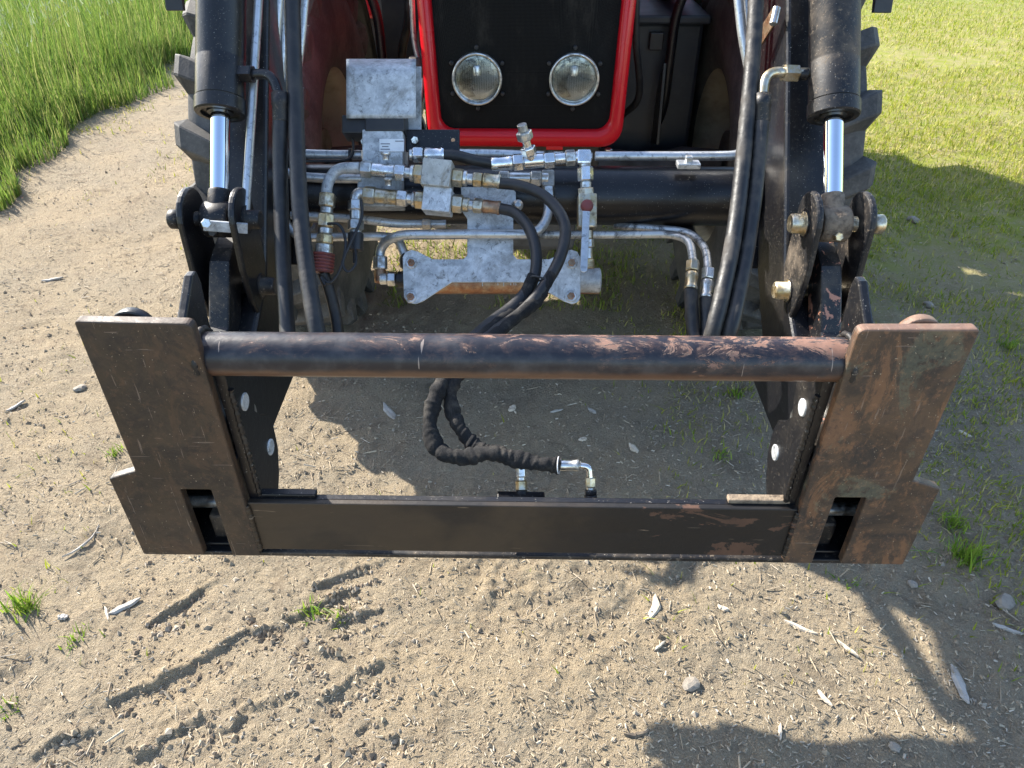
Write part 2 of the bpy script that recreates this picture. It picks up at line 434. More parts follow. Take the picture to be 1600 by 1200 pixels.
def ground_h(x, y):
    x = np.asarray(x, float); y = np.asarray(y, float)
    near = 1 - sstep(6, 14, np.hypot(x, y))
    h = (fbm(x, y, 1.1, 3, 1) - .5) * .05 + (fbm(x, y, 6, 4, 5, .55) - .5) * .03 * near
    rough = sstep(.45, .75, fbm(x, y, 2.3, 3, 20))
    h = h + (fbm(x, y, 24, 3, 9, .6) - .5) * (.007 + .016 * rough) * near
    h = h + (np.abs(fbm(x, y, 13, 4, 29, .62) - .5) - .1) * .022 * near * (.25 + rough) + (fbm(x, y, 70, 2, 35, .6) - .5) * .006 * near
    wx = (fbm(x, y, 8, 5, 40, .68) - .5) * .075; wy = (fbm(x, y, 8, 5, 50, .68) - .5) * .075
    brk = fbm(x, y, 9, 3, 71)
    for (ax, ay, bx, by, w) in PRINTS:
        dx, dy = bx - ax, by - ay; L2 = dx * dx + dy * dy
        t = np.clip(((x + wx - ax) * dx + (y + wy - ay) * dy) / L2, 0, 1)
        sd = ((x + wx - ax) * -dy + (y + wy - ay) * dx) / math.sqrt(L2)
        d = np.hypot(x + wx - ax - t * dx, y + wy - ay - t * dy)
        tt = ((x + wx - ax) * dx + (y + wy - ay) * dy) / L2
        ends = sstep(-.04, .06, tt) * (1 - sstep(.9, 1.08, tt))
        cut = (1 - sstep(w * .85, w * 1.15, sd)) * sstep(-w * 4.5, w * .5, sd) * ends   # steep bank on one flank, fading out on the other
        h = h - .0068 * cut * sstep(.30, .62, brk)
        rim = np.exp(-((sd - w * 1.5) / (w * .5)) ** 2) * ends
        h = h + .014 * rim * fbm(x, y, 34, 3, 60, .7) * (.4 + brk)
    return h

def axis_pts(segs):
    out = []
    for a, b, st in segs:
        out += list(np.arange(a, b - 1e-6, st))
    out.append(segs[-1][1]); return np.array(out)
xs = axis_pts([(-300, -60, 40), (-60, -20, 8), (-20, -6, 1.0), (-6, -2.2, .12), (-2.2, -1.3, .03), (-1.3, 1.5, .0062), (1.5, 2.4, .025), (2.4, 6, .12), (6, 20, 1.0), (20, 60, 8), (60, 300, 40)])
ys = axis_pts([(-300, -20, 40), (-20, -2, 2), (-2, .1, .12), (.1, .5, .014), (.5, 1.75, .0056), (1.75, 2.7, .016), (2.7, 4.5, .05), (4.5, 9, .16), (9, 24, 1.0), (24, 64, 8), (64, 320, 32)])
GX, GY = np.meshgrid(xs, ys); GZ = ground_h(GX, GY)
nx, ny = len(xs), len(ys)
gv = np.stack([GX.ravel(), GY.ravel(), GZ.ravel()], 1)
ii = (np.arange(ny - 1)[:, None] * nx + np.arange(nx - 1)[None, :]).ravel()
gf = np.stack([ii, ii + 1, ii + nx + 1, ii + nx], 1)

def fast_mesh(name, v, f, mat, cols=None, smooth=False):
    """v (n,3), f (m,k) arrays with constant k"""
    me = bpy.data.meshes.new(name); k = f.shape[1]
    me.vertices.add(len(v)); me.vertices.foreach_set('co', v.astype(np.float32).ravel())
    me.loops.add(f.size); me.loops.foreach_set('vertex_index', f.astype(np.int32).ravel())
    me.polygons.add(len(f)); me.polygons.foreach_set('loop_start', np.arange(0, f.size, k, dtype=np.int32))
    me.polygons.foreach_set('use_smooth', np.full(len(f), smooth))
    me.materials.append(mat); me.update(calc_edges=True)
    if cols is not None:
        a = me.color_attributes.new('Col', 'FLOAT_COLOR', 'POINT')
        c = np.ones((len(v), 4), np.float32); c[:, :3] = cols; a.data.foreach_set('color', c.ravel())
    o = bpy.data.objects.new(name, me); COL.objects.link(o); return o

def m_ground():
    s = NT('dry_trodden_earth')
    X, Y, Z = s.sep()
    n1 = s.noise(2.2, 5, .6); n2 = s.noise(16, 6, .65, dist=.4); n3 = s.noise(130, 5, .75); n4 = s.noise(420, 2, .6)
    c = s.mix(s.ramp(n1, .35, .65), (.365, .29, .19), (.315, .262, .185))
    c = s.mix(s.math('MULTIPLY', s.ramp(n2, .48, .74), .6), c, (.23, .18, .13))
    c = s.mix(s.math('MULTIPLY', s.ramp(n3, .5, .68), .55), c, (.46, .37, .255))
    c = s.mix(s.math('MULTIPLY', s.ramp(n4, .54, .64), .75), c, (.15, .12, .09))
    n5 = s.noise(210, 4, .75)
    c = s.mix(s.math('MULTIPLY', s.ramp(n5, .53, .62), .6), c, (.5, .43, .32))
    c = s.mix(s.math('MULTIPLY', s.ramp(s.noise(45, 6, .75), .55, .68), .5), c, (.19, .15, .11))
    c = s.mix(s.math('MULTIPLY', s.ramp(s.noise(4.5, 9, .72, dist=.7), .55, .64), .6), c, (.185, .145, .1))
    # short lawn soil: right-hand side and far away
    lw = s.math('MULTIPLY', s.ramp(s.math('ADD', Y, s.math('MULTIPLY', n1, 1.6)), 2.9, 4.6), s.ramp(s.math('ADD', X, s.math('MULTIPLY', n1, 1.2)), .5, 2.0))
    lw = s.math('MULTIPLY', lw, s.ramp(n2, .3, .6, .5, 1.0))
    c = s.mix(lw, c, s.mix(s.ramp(s.noise(5, 5, .7), .35, .65), (.26, .29, .04), (.36, .32, .13)))
    fl = s.ramp(X, -3.0, -3.4)
    c = s.mix(s.math('MULTIPLY', fl, .85), c, (.09, .12, .03))
    far = s.ramp(Y, 8, 14)
    c = s.mix(s.math('MULTIPLY', far, .7), c, (.13, .2, .035))
    s.bump(s.math('ADD', s.math('MULTIPLY', n3, .7), s.math('ADD', s.math('MULTIPLY', n4, .35), s.math('MULTIPLY', n2, 1.0))), .02, .9)
    return s.out(c, .95, Specular_IOR_Level=.15)
ground = fast_mesh('ground', gv, gf, m_ground(), smooth=True); ground['kind'] = 'structure'

# --- straw, wood shavings and crumbs lying everywhere on the earth
def scatter_xy(n, x0, x1, y0, y1, dens=None):
    y0 = .32; n = int(n * 1.2)
    """random points, denser near the camera so that the picture is evenly covered"""
    u = RNG.random(n * 3); y = y0 * (y1 / y0) ** u; x = RNG.uniform(x0, x1, n * 3)
    keep = np.abs(x) < .95 * y + 1.0
    if dens is not None: keep &= RNG.random(n * 3) < dens(x, y)
    x, y = x[keep][:n], y[keep][:n]; return x, y

def make_flakes(name, n, area, lrange, wr, pal, dens=None, lift=.35):
    x, y = scatter_xy(n, *area, dens=dens); n = len(x); z = ground_h(x, y)
    L = lrange[0] + (lrange[1] - lrange[0]) * RNG.random(n) ** 2.6; W = L * RNG.uniform(wr[0], wr[1], n)
    a = RNG.uniform(0, 2 * np.pi, n); til = RNG.normal(0, .22, n)
    d = np.stack([np.cos(a) * np.cos(til), np.sin(a) * np.cos(til), np.sin(til)], 1)
    s = np.stack([-np.sin(a), np.cos(a), RNG.normal(0, .35, n)], 1)
    c = np.stack([x, y, z + W * lift + .0015 + np.abs(np.sin(til)) * L * .4], 1)
    hl = (L / 2)[:, None] * d; hw = (W / 2)[:, None] * s; up = np.zeros((n, 3)); up[:, 2] = W * .45
    v = np.stack([c - hl - hw, c - hl + up, c - hl + hw, c + hl - hw * .7, c + hl * 1.05 + up * .8, c + hl + hw * .7], 1).reshape(-1, 3)
    b = np.arange(n)[:, None] * 6
    f = np.concatenate([b + np.array([0, 1, 4, 3]), b + np.array([1, 2, 5, 4])], 0)
    pal = np.array(pal); col = pal[RNG.integers(0, len(pal), n)] * RNG.uniform(.75, 1.2, n)[:, None]
    return fast_mesh(name, v, f, M['straw'], np.repeat(col, 6, 0))
straw_pal = [(.46, .37, .255), (.5, .42, .3), (.42, .33, .22), (.54, .47, .37), (.36, .3, .22), (.3, .235, .16)]
o = make_flakes('wood_shavings', 120000, (-3.2, 3.4, .62, 5.5), (.0022, .0125), (.16, .5), straw_pal,
                lambda x, y: .25 + .75 * fbm(x, y, 2.5, 3, 77) ** 1.0 * (1 - .45 * (x < -.2) * (y < 1.5))); o['kind'] = 'stuff'
o['label'] = 'pale wood shavings trodden into the dry earth'; o['category'] = 'shavings'
o = make_flakes('straw_litter', 10000, (-3.4, 3.6, .62, 6.5), (.007, .044), (.05, .13), straw_pal, lambda x, y: sstep(.3, .7, fbm(x, y, 1.6, 4, 31)) * (.35 + .65 * ((x < -.6) | (y > 1.6) | (x > .6)))); o['kind'] = 'stuff'
o['label'] = 'loose straw stalks and slivers scattered over the earth'; o['category'] = 'straw'

x, y = scatter_xy(12000, -3, 3, .62, 4.5, lambda x, y: sstep(.42, .7, fbm(x, y, 3.1, 3, 12)) + .06)
ex_, ey_ = [], []                                         # clods thrown up along the flanks of the tyre prints
for (ax, ay, bx, by, w) in PRINTS:
    kk = 110; t_ = RNG.random(kk); sd_ = RNG.choice([-1, 1], kk, p=[.65, .35]) * w * RNG.normal(1.35, .3, kk); L_ = math.hypot(bx - ax, by - ay)
    cl_ = (RNG.normal(0, .01, kk)); ex_.append(ax + (bx - ax) * t_ - (by - ay) / L_ * sd_ + cl_); ey_.append(ay + (by - ay) * t_ + (bx - ax) / L_ * sd_)
ex_, ey_ = np.concatenate(ex_), np.concatenate(ey_); kp = fbm(ex_, ey_, 9, 3, 71) > .47; ex_, ey_ = ex_[kp], ey_[kp]
x = np.concatenate([x, ex_]); y = np.concatenate([y, ey_])
n = len(x); r = .0016 + .0075 * RNG.random(n) ** 5; r[-len(ex_):] = .0018 + .0085 * RNG.random(len(ex_)) ** 3; z = ground_h(x, y)
octa = np.array([(1, 0, 0), (0, 1, 0), (-1, 0, 0), (0, -1, 0), (0, 0, 1), (0, 0, -.6)], float)
of = np.array([(0, 1, 4), (1, 2, 4), (2, 3, 4), (3, 0, 4), (1, 0, 5), (2, 1, 5), (3, 2, 5), (0, 3, 5)])
v = octa[None] * r[:, None, None] * RNG.uniform(.45, 1.45, (n, 6, 1)); ang = RNG.uniform(0, 6.28, n)
ca, sa = np.cos(ang)[:, None], np.sin(ang)[:, None]
v = np.stack([v[..., 0] * ca - v[..., 1] * sa, v[..., 0] * sa + v[..., 1] * ca, v[..., 2]], 2)
v = v + np.stack([x, y, z + r * .1], 1)[:, None]
pal = np.array([(.32, .255, .175), (.38, .31, .215), (.22, .17, .12), (.4, .34, .26)]); col = pal[RNG.integers(0, 4, n)]
o = fast_mesh('earth_crumbs', v.reshape(-1, 3), (np.arange(n)[:, None, None] * 6 + of[None]).reshape(-1, 3), M['straw'], np.repeat(col, 6, 0), False)
o['kind'] = 'stuff'; o['label'] = 'crumbs and clods of dry earth'; o['category'] = 'soil'

# --- grass
def blades(x, y, h, w, pal, lean=.35, bend=.5, segs=2, z=None, wind=(0, 0)):
    n = len(x); z = ground_h(x, y) if z is None else z
    a = RNG.uniform(0, 2 * np.pi, n); ln = np.abs(RNG.normal(0, lean, n))
    dx, dy = np.cos(a) * ln + wind[0], np.sin(a) * ln + wind[1]
    fa = RNG.uniform(0, np.pi, n); sx, sy = np.cos(fa), np.sin(fa); rows = []
    for k in range(segs + 1):
        t = k / segs; q = t + bend * t * t
        c = np.stack([x + dx * h * q * .7, y + dy * h * q * .7, z - .004 + h * (t - .22 * bend * t * t * (dx * dx + dy * dy) ** .5 * 2)], 1)
        ww = (w * (1 - t ** 1.6) * .5 + w * .02)[:, None] * np.stack([sx, sy, 0 * sx], 1)
        rows += [c - ww, c + ww]
    v = np.stack(rows, 1).reshape(-1, 3); m = 2 * (segs + 1); b = np.arange(n)[:, None] * m
    f = np.concatenate([b + np.array([2 * k, 2 * k + 1, 2 * k + 3, 2 * k + 2]) for k in range(segs)], 0)
    pal = np.array(pal); col = pal[RNG.integers(0, len(pal), n)] * RNG.uniform(.7, 1.3, n)[:, None]
    return v, f, np.repeat(col, m, 0)

GREEN = [(.13, .21, .035), (.17, .26, .045), (.10, .18, .04), (.22, .29, .06), (.3, .31, .11)]
LAWN = [(.29, .33, .025), (.36, .37, .035), (.22, .29, .02), (.42, .38, .08), (.5, .42, .18), (.2, .25, .025)]
# tall meadow on the left
n = 115000; u = RNG.random(n); fy = 3.0 + 19 * u ** 1.5; fx = -3.05 - 13 * RNG.random(n) ** 1.5
fx = fx + (fbm(fx, fy, 1.6, 3, 90) - .5) * .8
edge = sstep(0, .9, -3.0 - fx)
fh = (.12 + .42 * edge) * RNG.uniform(.6, 1.25, n) * (.8 + .4 * fbm(fx, fy, 1.0, 2, 3))
v, f, c = blades(fx, fy, fh, RNG.uniform(.004, .010, n), GREEN, .2, .6, 3, wind=(.07, -.08))
o = fast_mesh('meadow_grass', v, f, M['blade'], c); o['kind'] = 'stuff'
o['label'] = 'tall green meadow grass beside the dirt track'; o['category'] = 'grass'
# flowering tops
n = 15000; fy = 4.0 + 17 * RNG.random(n) ** 1.4; fx = -3.5 - 12 * RNG.random(n) ** 1.3
hh = RNG.uniform(.45, .68, n); b = np.stack([fx, fy, hh], 1)
v, f, c = blades(fx + RNG.normal(0, .04, n), fy, RNG.uniform(.03, .075, n), RNG.uniform(.006, .014, n),
                 [(.2, .26, .13), (.25, .3, .18), (.17, .23, .1)], .5, .3, 1, z=hh)
o = fast_mesh('meadow_seed_heads', v, f, M['blade'], c); o['kind'] = 'stuff'
o['label'] = 'pale seed heads above the meadow grass'; o['category'] = 'grass'
# short lawn on the right and patches between the wheels
def lawn_d(x, y):
    d = .75 * sstep(1.4, 3.9, y) * sstep(-.5, 1.25, x) * (.10 + .9 * sstep(.36, .6, fbm(x, y, 1.9, 4, 44)))
    d = d + .9 * sstep(3.4, 5.0, y) * sstep(.9, 2.2, x) * sstep(.28, .5, fbm(x, y, 1.1, 4, 144))
    d = d + .5 * (x < -1.0) * sstep(.5, .7, fbm(x, y, 2.3, 3, 66)) * (.12 + .5 * sstep(3.0, 5.5, y) + sstep(-2.2, -3.1, x))
    d = d + .7 * sstep(2.75, 3.3, y) * (np.abs(x) < .95) * sstep(.36, .55, fbm(x, y, 2.6, 3, 15))
    d = d + .25 * sstep(1.0, 1.5, x) * sstep(1.0, 1.6, y) * sstep(.5, .66, fbm(x, y, 3.2, 3, 19))
    return np.clip(d + .004, 0, 1)
m_ = 420000; u = RNG.random(m_); ly = 1.0 * (15.0) ** u; lx = RNG.uniform(-3.5, 1.2, m_) ; lx = np.where(RNG.random(m_) < .3, lx, RNG.uniform(.2, 1.0, m_) * (ly * 1.05 + .3))
k = RNG.random(m_) < lawn_d(lx, ly); lx, ly = lx[k][:130000], ly[k][:130000]; n = len(lx)
v, f, c = blades(lx, ly, RNG.uniform(.012, .042, n) * (1 + .5 * sstep(3, 5, ly)), RNG.uniform(.0022, .0048, n) * (1 + ly * .12), LAWN, .6, .8, 2)
o = fast_mesh('lawn_grass', v, f, M['blade'], c); o['kind'] = 'stuff'
o['label'] = 'short yellow green grass of the lawn'; o['category'] = 'grass'

nn_ = 5000; gx_ = RNG.uniform(-.62, .75, nn_); gy_ = RNG.uniform(2.75, 4.3, nn_); kq = fbm(gx_, gy_, 3.0, 3, 15) > .47; gx_, gy_ = gx_[kq], gy_[kq]; n = len(gx_)
v, f, c = blades(gx_, gy_, RNG.uniform(.02, .07, n), RNG.uniform(.004, .008, n), [(.2, .25, .04), (.26, .28, .06), (.16, .21, .04)], .5, .7, 2)
o = fast_mesh('grass_under_tractor', v, f, M['blade'], c); o['kind'] = 'stuff'
o['label'] = 'grass growing on the ground under the tractor'; o['category'] = 'grass'
# --- single tufts that can be pointed at
TUFTS = [((38, 950), .075, 70, 'pale green weed tuft at the left picture edge below the frame'),
         ((180, 712), .04, 34, 'small green tuft beside the outer edge of the left plate'),
         ((118, 1003), .035, 30, 'tiny green tuft right of the pale weed at the left edge'),
         ((1508, 872), .085, 120, 'bright green grass tuft in shade right of the rusty plate'),
         ((1488, 815), .055, 60, 'low grass tuft above the brightest one right of the rusty plate'),
         ((1575, 540), .06, 60, 'grass tuft at the right picture edge level with the cross tube'),
         ((485, 958), .05, 34, 'sparse green tuft between the tyre prints'),
         ((1150, 612), .04, 40, 'shaded grass tuft seen just under the right end of the round tube'),
         ((1125, 712), .035, 36, 'short shaded tuft left of the right bracket'),
         ((15, 1103), .03, 24, 'very small tuft at the lower left picture edge'),
         ((1330, 905), .03, 16, 'thin tuft just below the right lower corner of the frame'),
         ((535, 965), .03, 22, 'small yellowish tuft right of the tyre prints')]
for (pp, hgt, nb, lab) in TUFTS:
    g = gnd(*pp); rr = .035 + hgt * .5
    tx = g.x + RNG.normal(0, rr * .27, nb); ty = g.y + RNG.normal(0, rr * .27, nb)
    v, f, c = blades(tx, ty, RNG.uniform(.4, 1.1, nb) * hgt, RNG.uniform(.003, .006, nb), [(.2, .3, .03), (.15, .26, .03), (.26, .34, .05)], .5, .8, 3)
    v = v - np.array([g.x, g.y, 0]); o = fast_mesh('grass_tuft', v, f, M['blade'], c); o.location = (g.x, g.y, 0)
    tag(o, lab, 'grass tuft', 'grass tufts on the earth')

# --- splinters of wood
def splinter(pp, length, width, ang, mat, label, bent=0.0, thick=.006, name='wood_splinter'):
    g = gnd(*pp); h = float(ground_h(g.x, g.y)); rg = random.Random(int(pp[0] * 7 + pp[1]))
    top = []; N = 7
    for i in range(N):
        t = i / (N - 1) - .5
        w = width * (.5 - .42 * abs(t * 2) ** 3) * rg.uniform(.8, 1.15)
        off = bent * (t * t * 4 - .3) + rg.uniform(-.1, .1) * width
        top.append((t * length, off - w, off + w))
    vs = []; fs = []
    for i, (l, a, b) in enumerate(top):
        zz = thick * rg.uniform(.7, 1.1)
        vs += [(l, a, 0), (l, a * .8 + b * .2, zz), (l, a * .3 + b * .7, zz * rg.uniform(.8, 1.2)), (l, b, 0)]
    for i in range(N - 1):
        q = i * 4
        fs += [(q, q + 1, q + 5, q + 4), (q + 1, q + 2, q + 6, q + 5), (q + 2, q + 3, q + 7, q + 6), (q + 3, q, q + 4, q + 7)]
    fs += [(0, 3, 2, 1), (4 * N - 4, 4 * N - 3, 4 * N - 2, 4 * N - 1)]
    o = MB().add(vs, fs).build(name, mat)
    o.location = (g.x, g.y, h + .003); o.rotation_euler = (rg.uniform(-.1, .1), rg.uniform(-.06, .06), R_(ang))
    return tag(o, label, 'splinter' if name == 'wood_splinter' else name.replace('_', ' '), 'wood splinters lying on the earth')
S = [((1021, 953), .095, .022, 66, 'wood', 'bent pale wood splinter on sunlit earth below the lower beam', .012),
     ((1252, 977), .085, .016, -27, 'wood', 'straight pale wood splinter near the shadow edge below the beam', 0),
     ((1501, 1066), .105, .026, 84, 'wood_grey', 'broad pointed grey wood splinter in the shade at lower right', 0),
     ((1576, 981), .07, .014, -28, 'wood_grey', 'grey blue splinter in shade at the right picture edge', 0),
     ((1290, 1088), .045, .012, -62, 'wood', 'short pale peg of wood beside the lower right shadow', 0),
     ((1220, 1142), .042, .008, 75, 'wood', 'thin pale sliver upright in the picture near the bottom edge', 0),
     ((1130, 948), .03, .018, -30, 'wood', 'small white wood chip right of the bent splinter', 0),
     ((196, 948), .08, .022, 38, 'wood_grey', 'split grey wood sliver left of the tyre prints', 0),
     ((168, 960), .05, .01, -55, 'wood', 'narrow sliver crossing beside the split grey one', 0),
     ((100, 966), .025, .022, 0, 'wood_grey', 'square grey chip at left between weed and split sliver', 0),
     ((608, 642), .1, .026, -58, 'wood_grey', 'long grey splinter in shade seen through the frame at left', 0),
     ((800, 637), .04, .028, 60, 'wood', 'broken white chip in shade seen through the frame below the tube', 0),
     ((925, 640), .045, .02, -50, 'wood_grey', 'whitish chip right of the broken chip under the tube', 0),
     ((910, 685), .03, .022, 20, 'wood', 'small flat white chip above the elbow fitting', 0),
     ((990, 700), .05, .022, -60, 'wood', 'white forked chip in shade right of the hose fittings', 0),
     ((870, 642), .05, .01, 25, 'wood_grey', 'thin grey sliver in shade between the two white chips', 0),
     ((1030, 1012), .04, .008, 40, 'wood', 'thin sliver on sunlit earth below the bent splinter', 0),
     ((1325, 1012), .06, .01, -50, 'wood', 'narrow sliver on the sunlit strip inside the shadow', 0),
     ((995, 1152), .06, .012, 8, 'wood_dark', 'dark damp stick near the bottom edge of the picture', .006),
     ((134, 850), .13, .007, 68, 'wood_grey', 'long curved grey twig left of the lower corner tab', .02),
     ((28, 640), .07, .014, 60, 'wood_grey', 'weathered splinter at the left picture edge beside the plate', 0),
     ((82, 436), .09, .02, 25, 'wood_grey', 'grey stick on lit earth left of the tyre', 0),
     ((1380, 560), .06, .014, -20, 'wood_grey', 'grey stick in shade above the top edge of the rusty plate', 0),
     ((1511, 672), .045, .016, -50, 'wood', 'white chip in shade right of the rusty plate', 0)]
for pp, L, w, a, mt, lab, bent in S: splinter(pp, L, w, a, M[mt], lab, bent)

def stone(pp, r, label, seed):
    g = gnd(*pp); rg = random.Random(seed); bm = bmesh.new(); bmesh.ops.create_icosphere(bm, subdivisions=2, radius=r)
    for v in bm.verts: v.co *= 1 + rg.uniform(-.13, .13); v.co.z *= .6; v.co.x *= 1.25
    me = bpy.data.meshes.new('stone'); bm.to_mesh(me); bm.free(); me.materials.append(M['stone'])
    o = bpy.data.objects.new('stone', me); COL.objects.link(o); o.location = (g.x, g.y, float(ground_h(g.x, g.y)) + r * .25)
    o.rotation_euler.z = rg.uniform(0, 6); tag(o, label, 'stone', 'stones lying on the earth')
stone((1570, 942), .024, 'rounded grey stone in shade at the right picture edge', 1)
stone((1427, 911), .012, 'small light stone below the right corner of the frame', 2)
stone((126, 610), .018, 'dark stone on sunlit earth left of the left plate', 3)
stone((1080, 1070), .018, 'dark clod shaped stone in the middle of the sunlit earth', 4)
stone((1398, 1167), .011, 'small pebble in shade near the bottom edge', 5)
stone((1450, 478), .02, 'whitish stone on the grass behind the rusty plate', 6)
stone((1425, 350), .03, 'pale stone lying at the edge of the tractor shadow on the lawn', 7)

#TRACTOR
# ================================================================== tractor
AXY, WR = 2.80, .610                                     # front axle position, carcass radius
tractor = thing('tractor', 'red farm tractor with black mesh grille and two round headlights', 'tractor', (0, AXY, 0))

def rrect(x, z0, z1, rad, taper=0.0, n=7):
    """rounded rectangle in XZ (list of (x,z)), counter-clockwise"""
    out = []
    for cx, cz, a0 in ((x - rad, z0 + rad, -90), (x - rad + taper, z1 - rad, 0), (-x + rad - taper, z1 - rad, 90), (-x + rad, z0 + rad, 180)):
        for k in range(n + 1):
            a = R_(a0 + 90 * k / n); out.append((cx + rad * math.cos(a), cz + rad * math.sin(a)))
    return out
# hood shell: rings from the back to the front face and into the grille opening
HY = 2.2
def hood_y(z): return HY + .16 * max(0, (z - 1.35) / .4) ** 2
rings = []
for ix, iz, dy, zt in ((.0, .08, 1.9, 1.86), (.0, .05, .6, 1.80), (.0, .0, .085, 1.75), (.001, .002, .055, 1.749), (.005, .009, .028, 1.745), (.012, .020, .011, 1.738), (.020, .030, .003, 1.73),
                       (.028, .040, .0, 1.722), (.036, .050, .002, 1.714), (.043, .059, .008, 1.707), (.0465, .0635, .018, 1.7035), (.0475, .0645, .04, 1.7025)):
    pts = rrect(.296 - ix, .862 + iz, zt, max(.012, .064 - ix * .5), .030)
    rings.append([Vector((px, (hood_y(pz) if dy < .5 else HY) + dy, pz)) for px, pz in pts])
m = len(rings[0]); vs = [v for r in rings for v in r]; fs = []
for i in range(len(rings) - 1):
    for k in range(m): fs.append((i * m + k, i * m + (k + 1) % m, (i + 1) * m + (k + 1) % m, (i + 1) * m + k))
hood = MB().add(vs, fs, True).build('hood', M['red'], tractor, label='glossy red hood shell framing the grille')
# mesh grille, gently bowed
gp = rrect(.2490, .9260, 1.7025, .040, .030); gvv = [Vector((0, HY + .012, 1.2))] ; ring_n = len(gp)
gfs = []
for j, q in enumerate((.33, .66, 1.0)):
    for px, pz in gp:
        zz = 1.2 + (pz - 1.2) * q
        gvv.append(Vector((px * q, hood_y(zz) + .012 + .012 * q * q, zz)))
for k in range(ring_n):
    gfs.append((0, 1 + k, 1 + (k + 1) % ring_n))
    for j in range(2):
        a = 1 + j * ring_n; b = a + ring_n; gfs.append((a + k, b + k, b + (k + 1) % ring_n, a + (k + 1) % ring_n))
grille = MB().add(gvv, gfs, True).build('grille', M['grille'], hood)
# headlights
for sx in (-1, 1):
    c = Vector((sx * .138, HY + .004, 1.070)); ax = Vector((0, -1, .03)).normalized()
    h = MB().lathe(c, ax, [(-.045, .004), (-.04, .03), (-.022, .055), (0, .064)], 36).build('headlight', M['reflector'], tractor)
    MB().lathe(c, ax, [(-.03, .071), (.004, .0715), (.008, .069), (.006, .0645), (.0, .064)], 40).build('bezel', M['zinc'], h)
    lens = MB().lathe(c, ax, [(.003, .0642), (.007, .06), (.0125, .035), (.0145, .012), (.0148, .0001)], 40)
    lens.lathe(c, ax, [(.0005, .0642), (.0045, .06), (.0100, .035), (.0120, .012), (.0123, .0001)], 40)
    # moulded flutes of the lens
    for k in range(-8, 9):
        x = k * .0068; zt = math.sqrt(max(0, .056 ** 2 - x * x))
        if zt < .01: continue
        lens.tube([c + Vector((x, -.0005, -zt * .75)), c + Vector((x, -.0085, 0)), c + Vector((x, -.002, zt * .95))], .0017, 5)
    lens.build('lens', M['lens'], h)
    b = MB().lathe(c + Vector((0, -.001, .012)), (0, 0, 1), [(0, .012), (.022, .012), (.026, .009)], 14).build('bulb_shield', M['zinc'], h)
    for a in (30, 90, 150, 210, 270, 330):
        p = c + Vector((.083 * math.cos(R_(a)), .008, .083 * math.sin(R_(a))))
        MB().lathe(p, (0, -1, 0), [(-.006, .006), (.003, .006), (.004, .004)], 10).build('clip', M['plastic'], h)
# hood underside, radiator support, engine, chassis
MB().box((0, 2.95, .66), (.34, 1.35, .32)).box((0, 2.62, .80), (.42, .6, .1)).build('chassis', M['engine'], tractor, .02)
MB().box((0, 3.15, 1.15), (.42, 1.5, .6)).build('engine', M['engine'], tractor, .02)
MB().box((0, 2.36, .83), (.46, .22, .1)).build('front_support', M['black'], tractor, .012)
MB().box((.09, HY + .05, .868), (.05, .05, .012)).build('catch_plate', M['red'], tractor, .002)
# front axle
ax = MB().lathe((-.74, AXY, .60), (1, 0, 0), [(0, .075), (.14, .085), (.2, .07), (.3, .065), (.55, .085), (.66, .13), (.74, .15), (.82, .13), (.93, .085), (1.18, .065), (1.28, .07), (1.34, .085), (1.48, .075)], 24)
ax.build('front_axle', M['engine'], tractor)

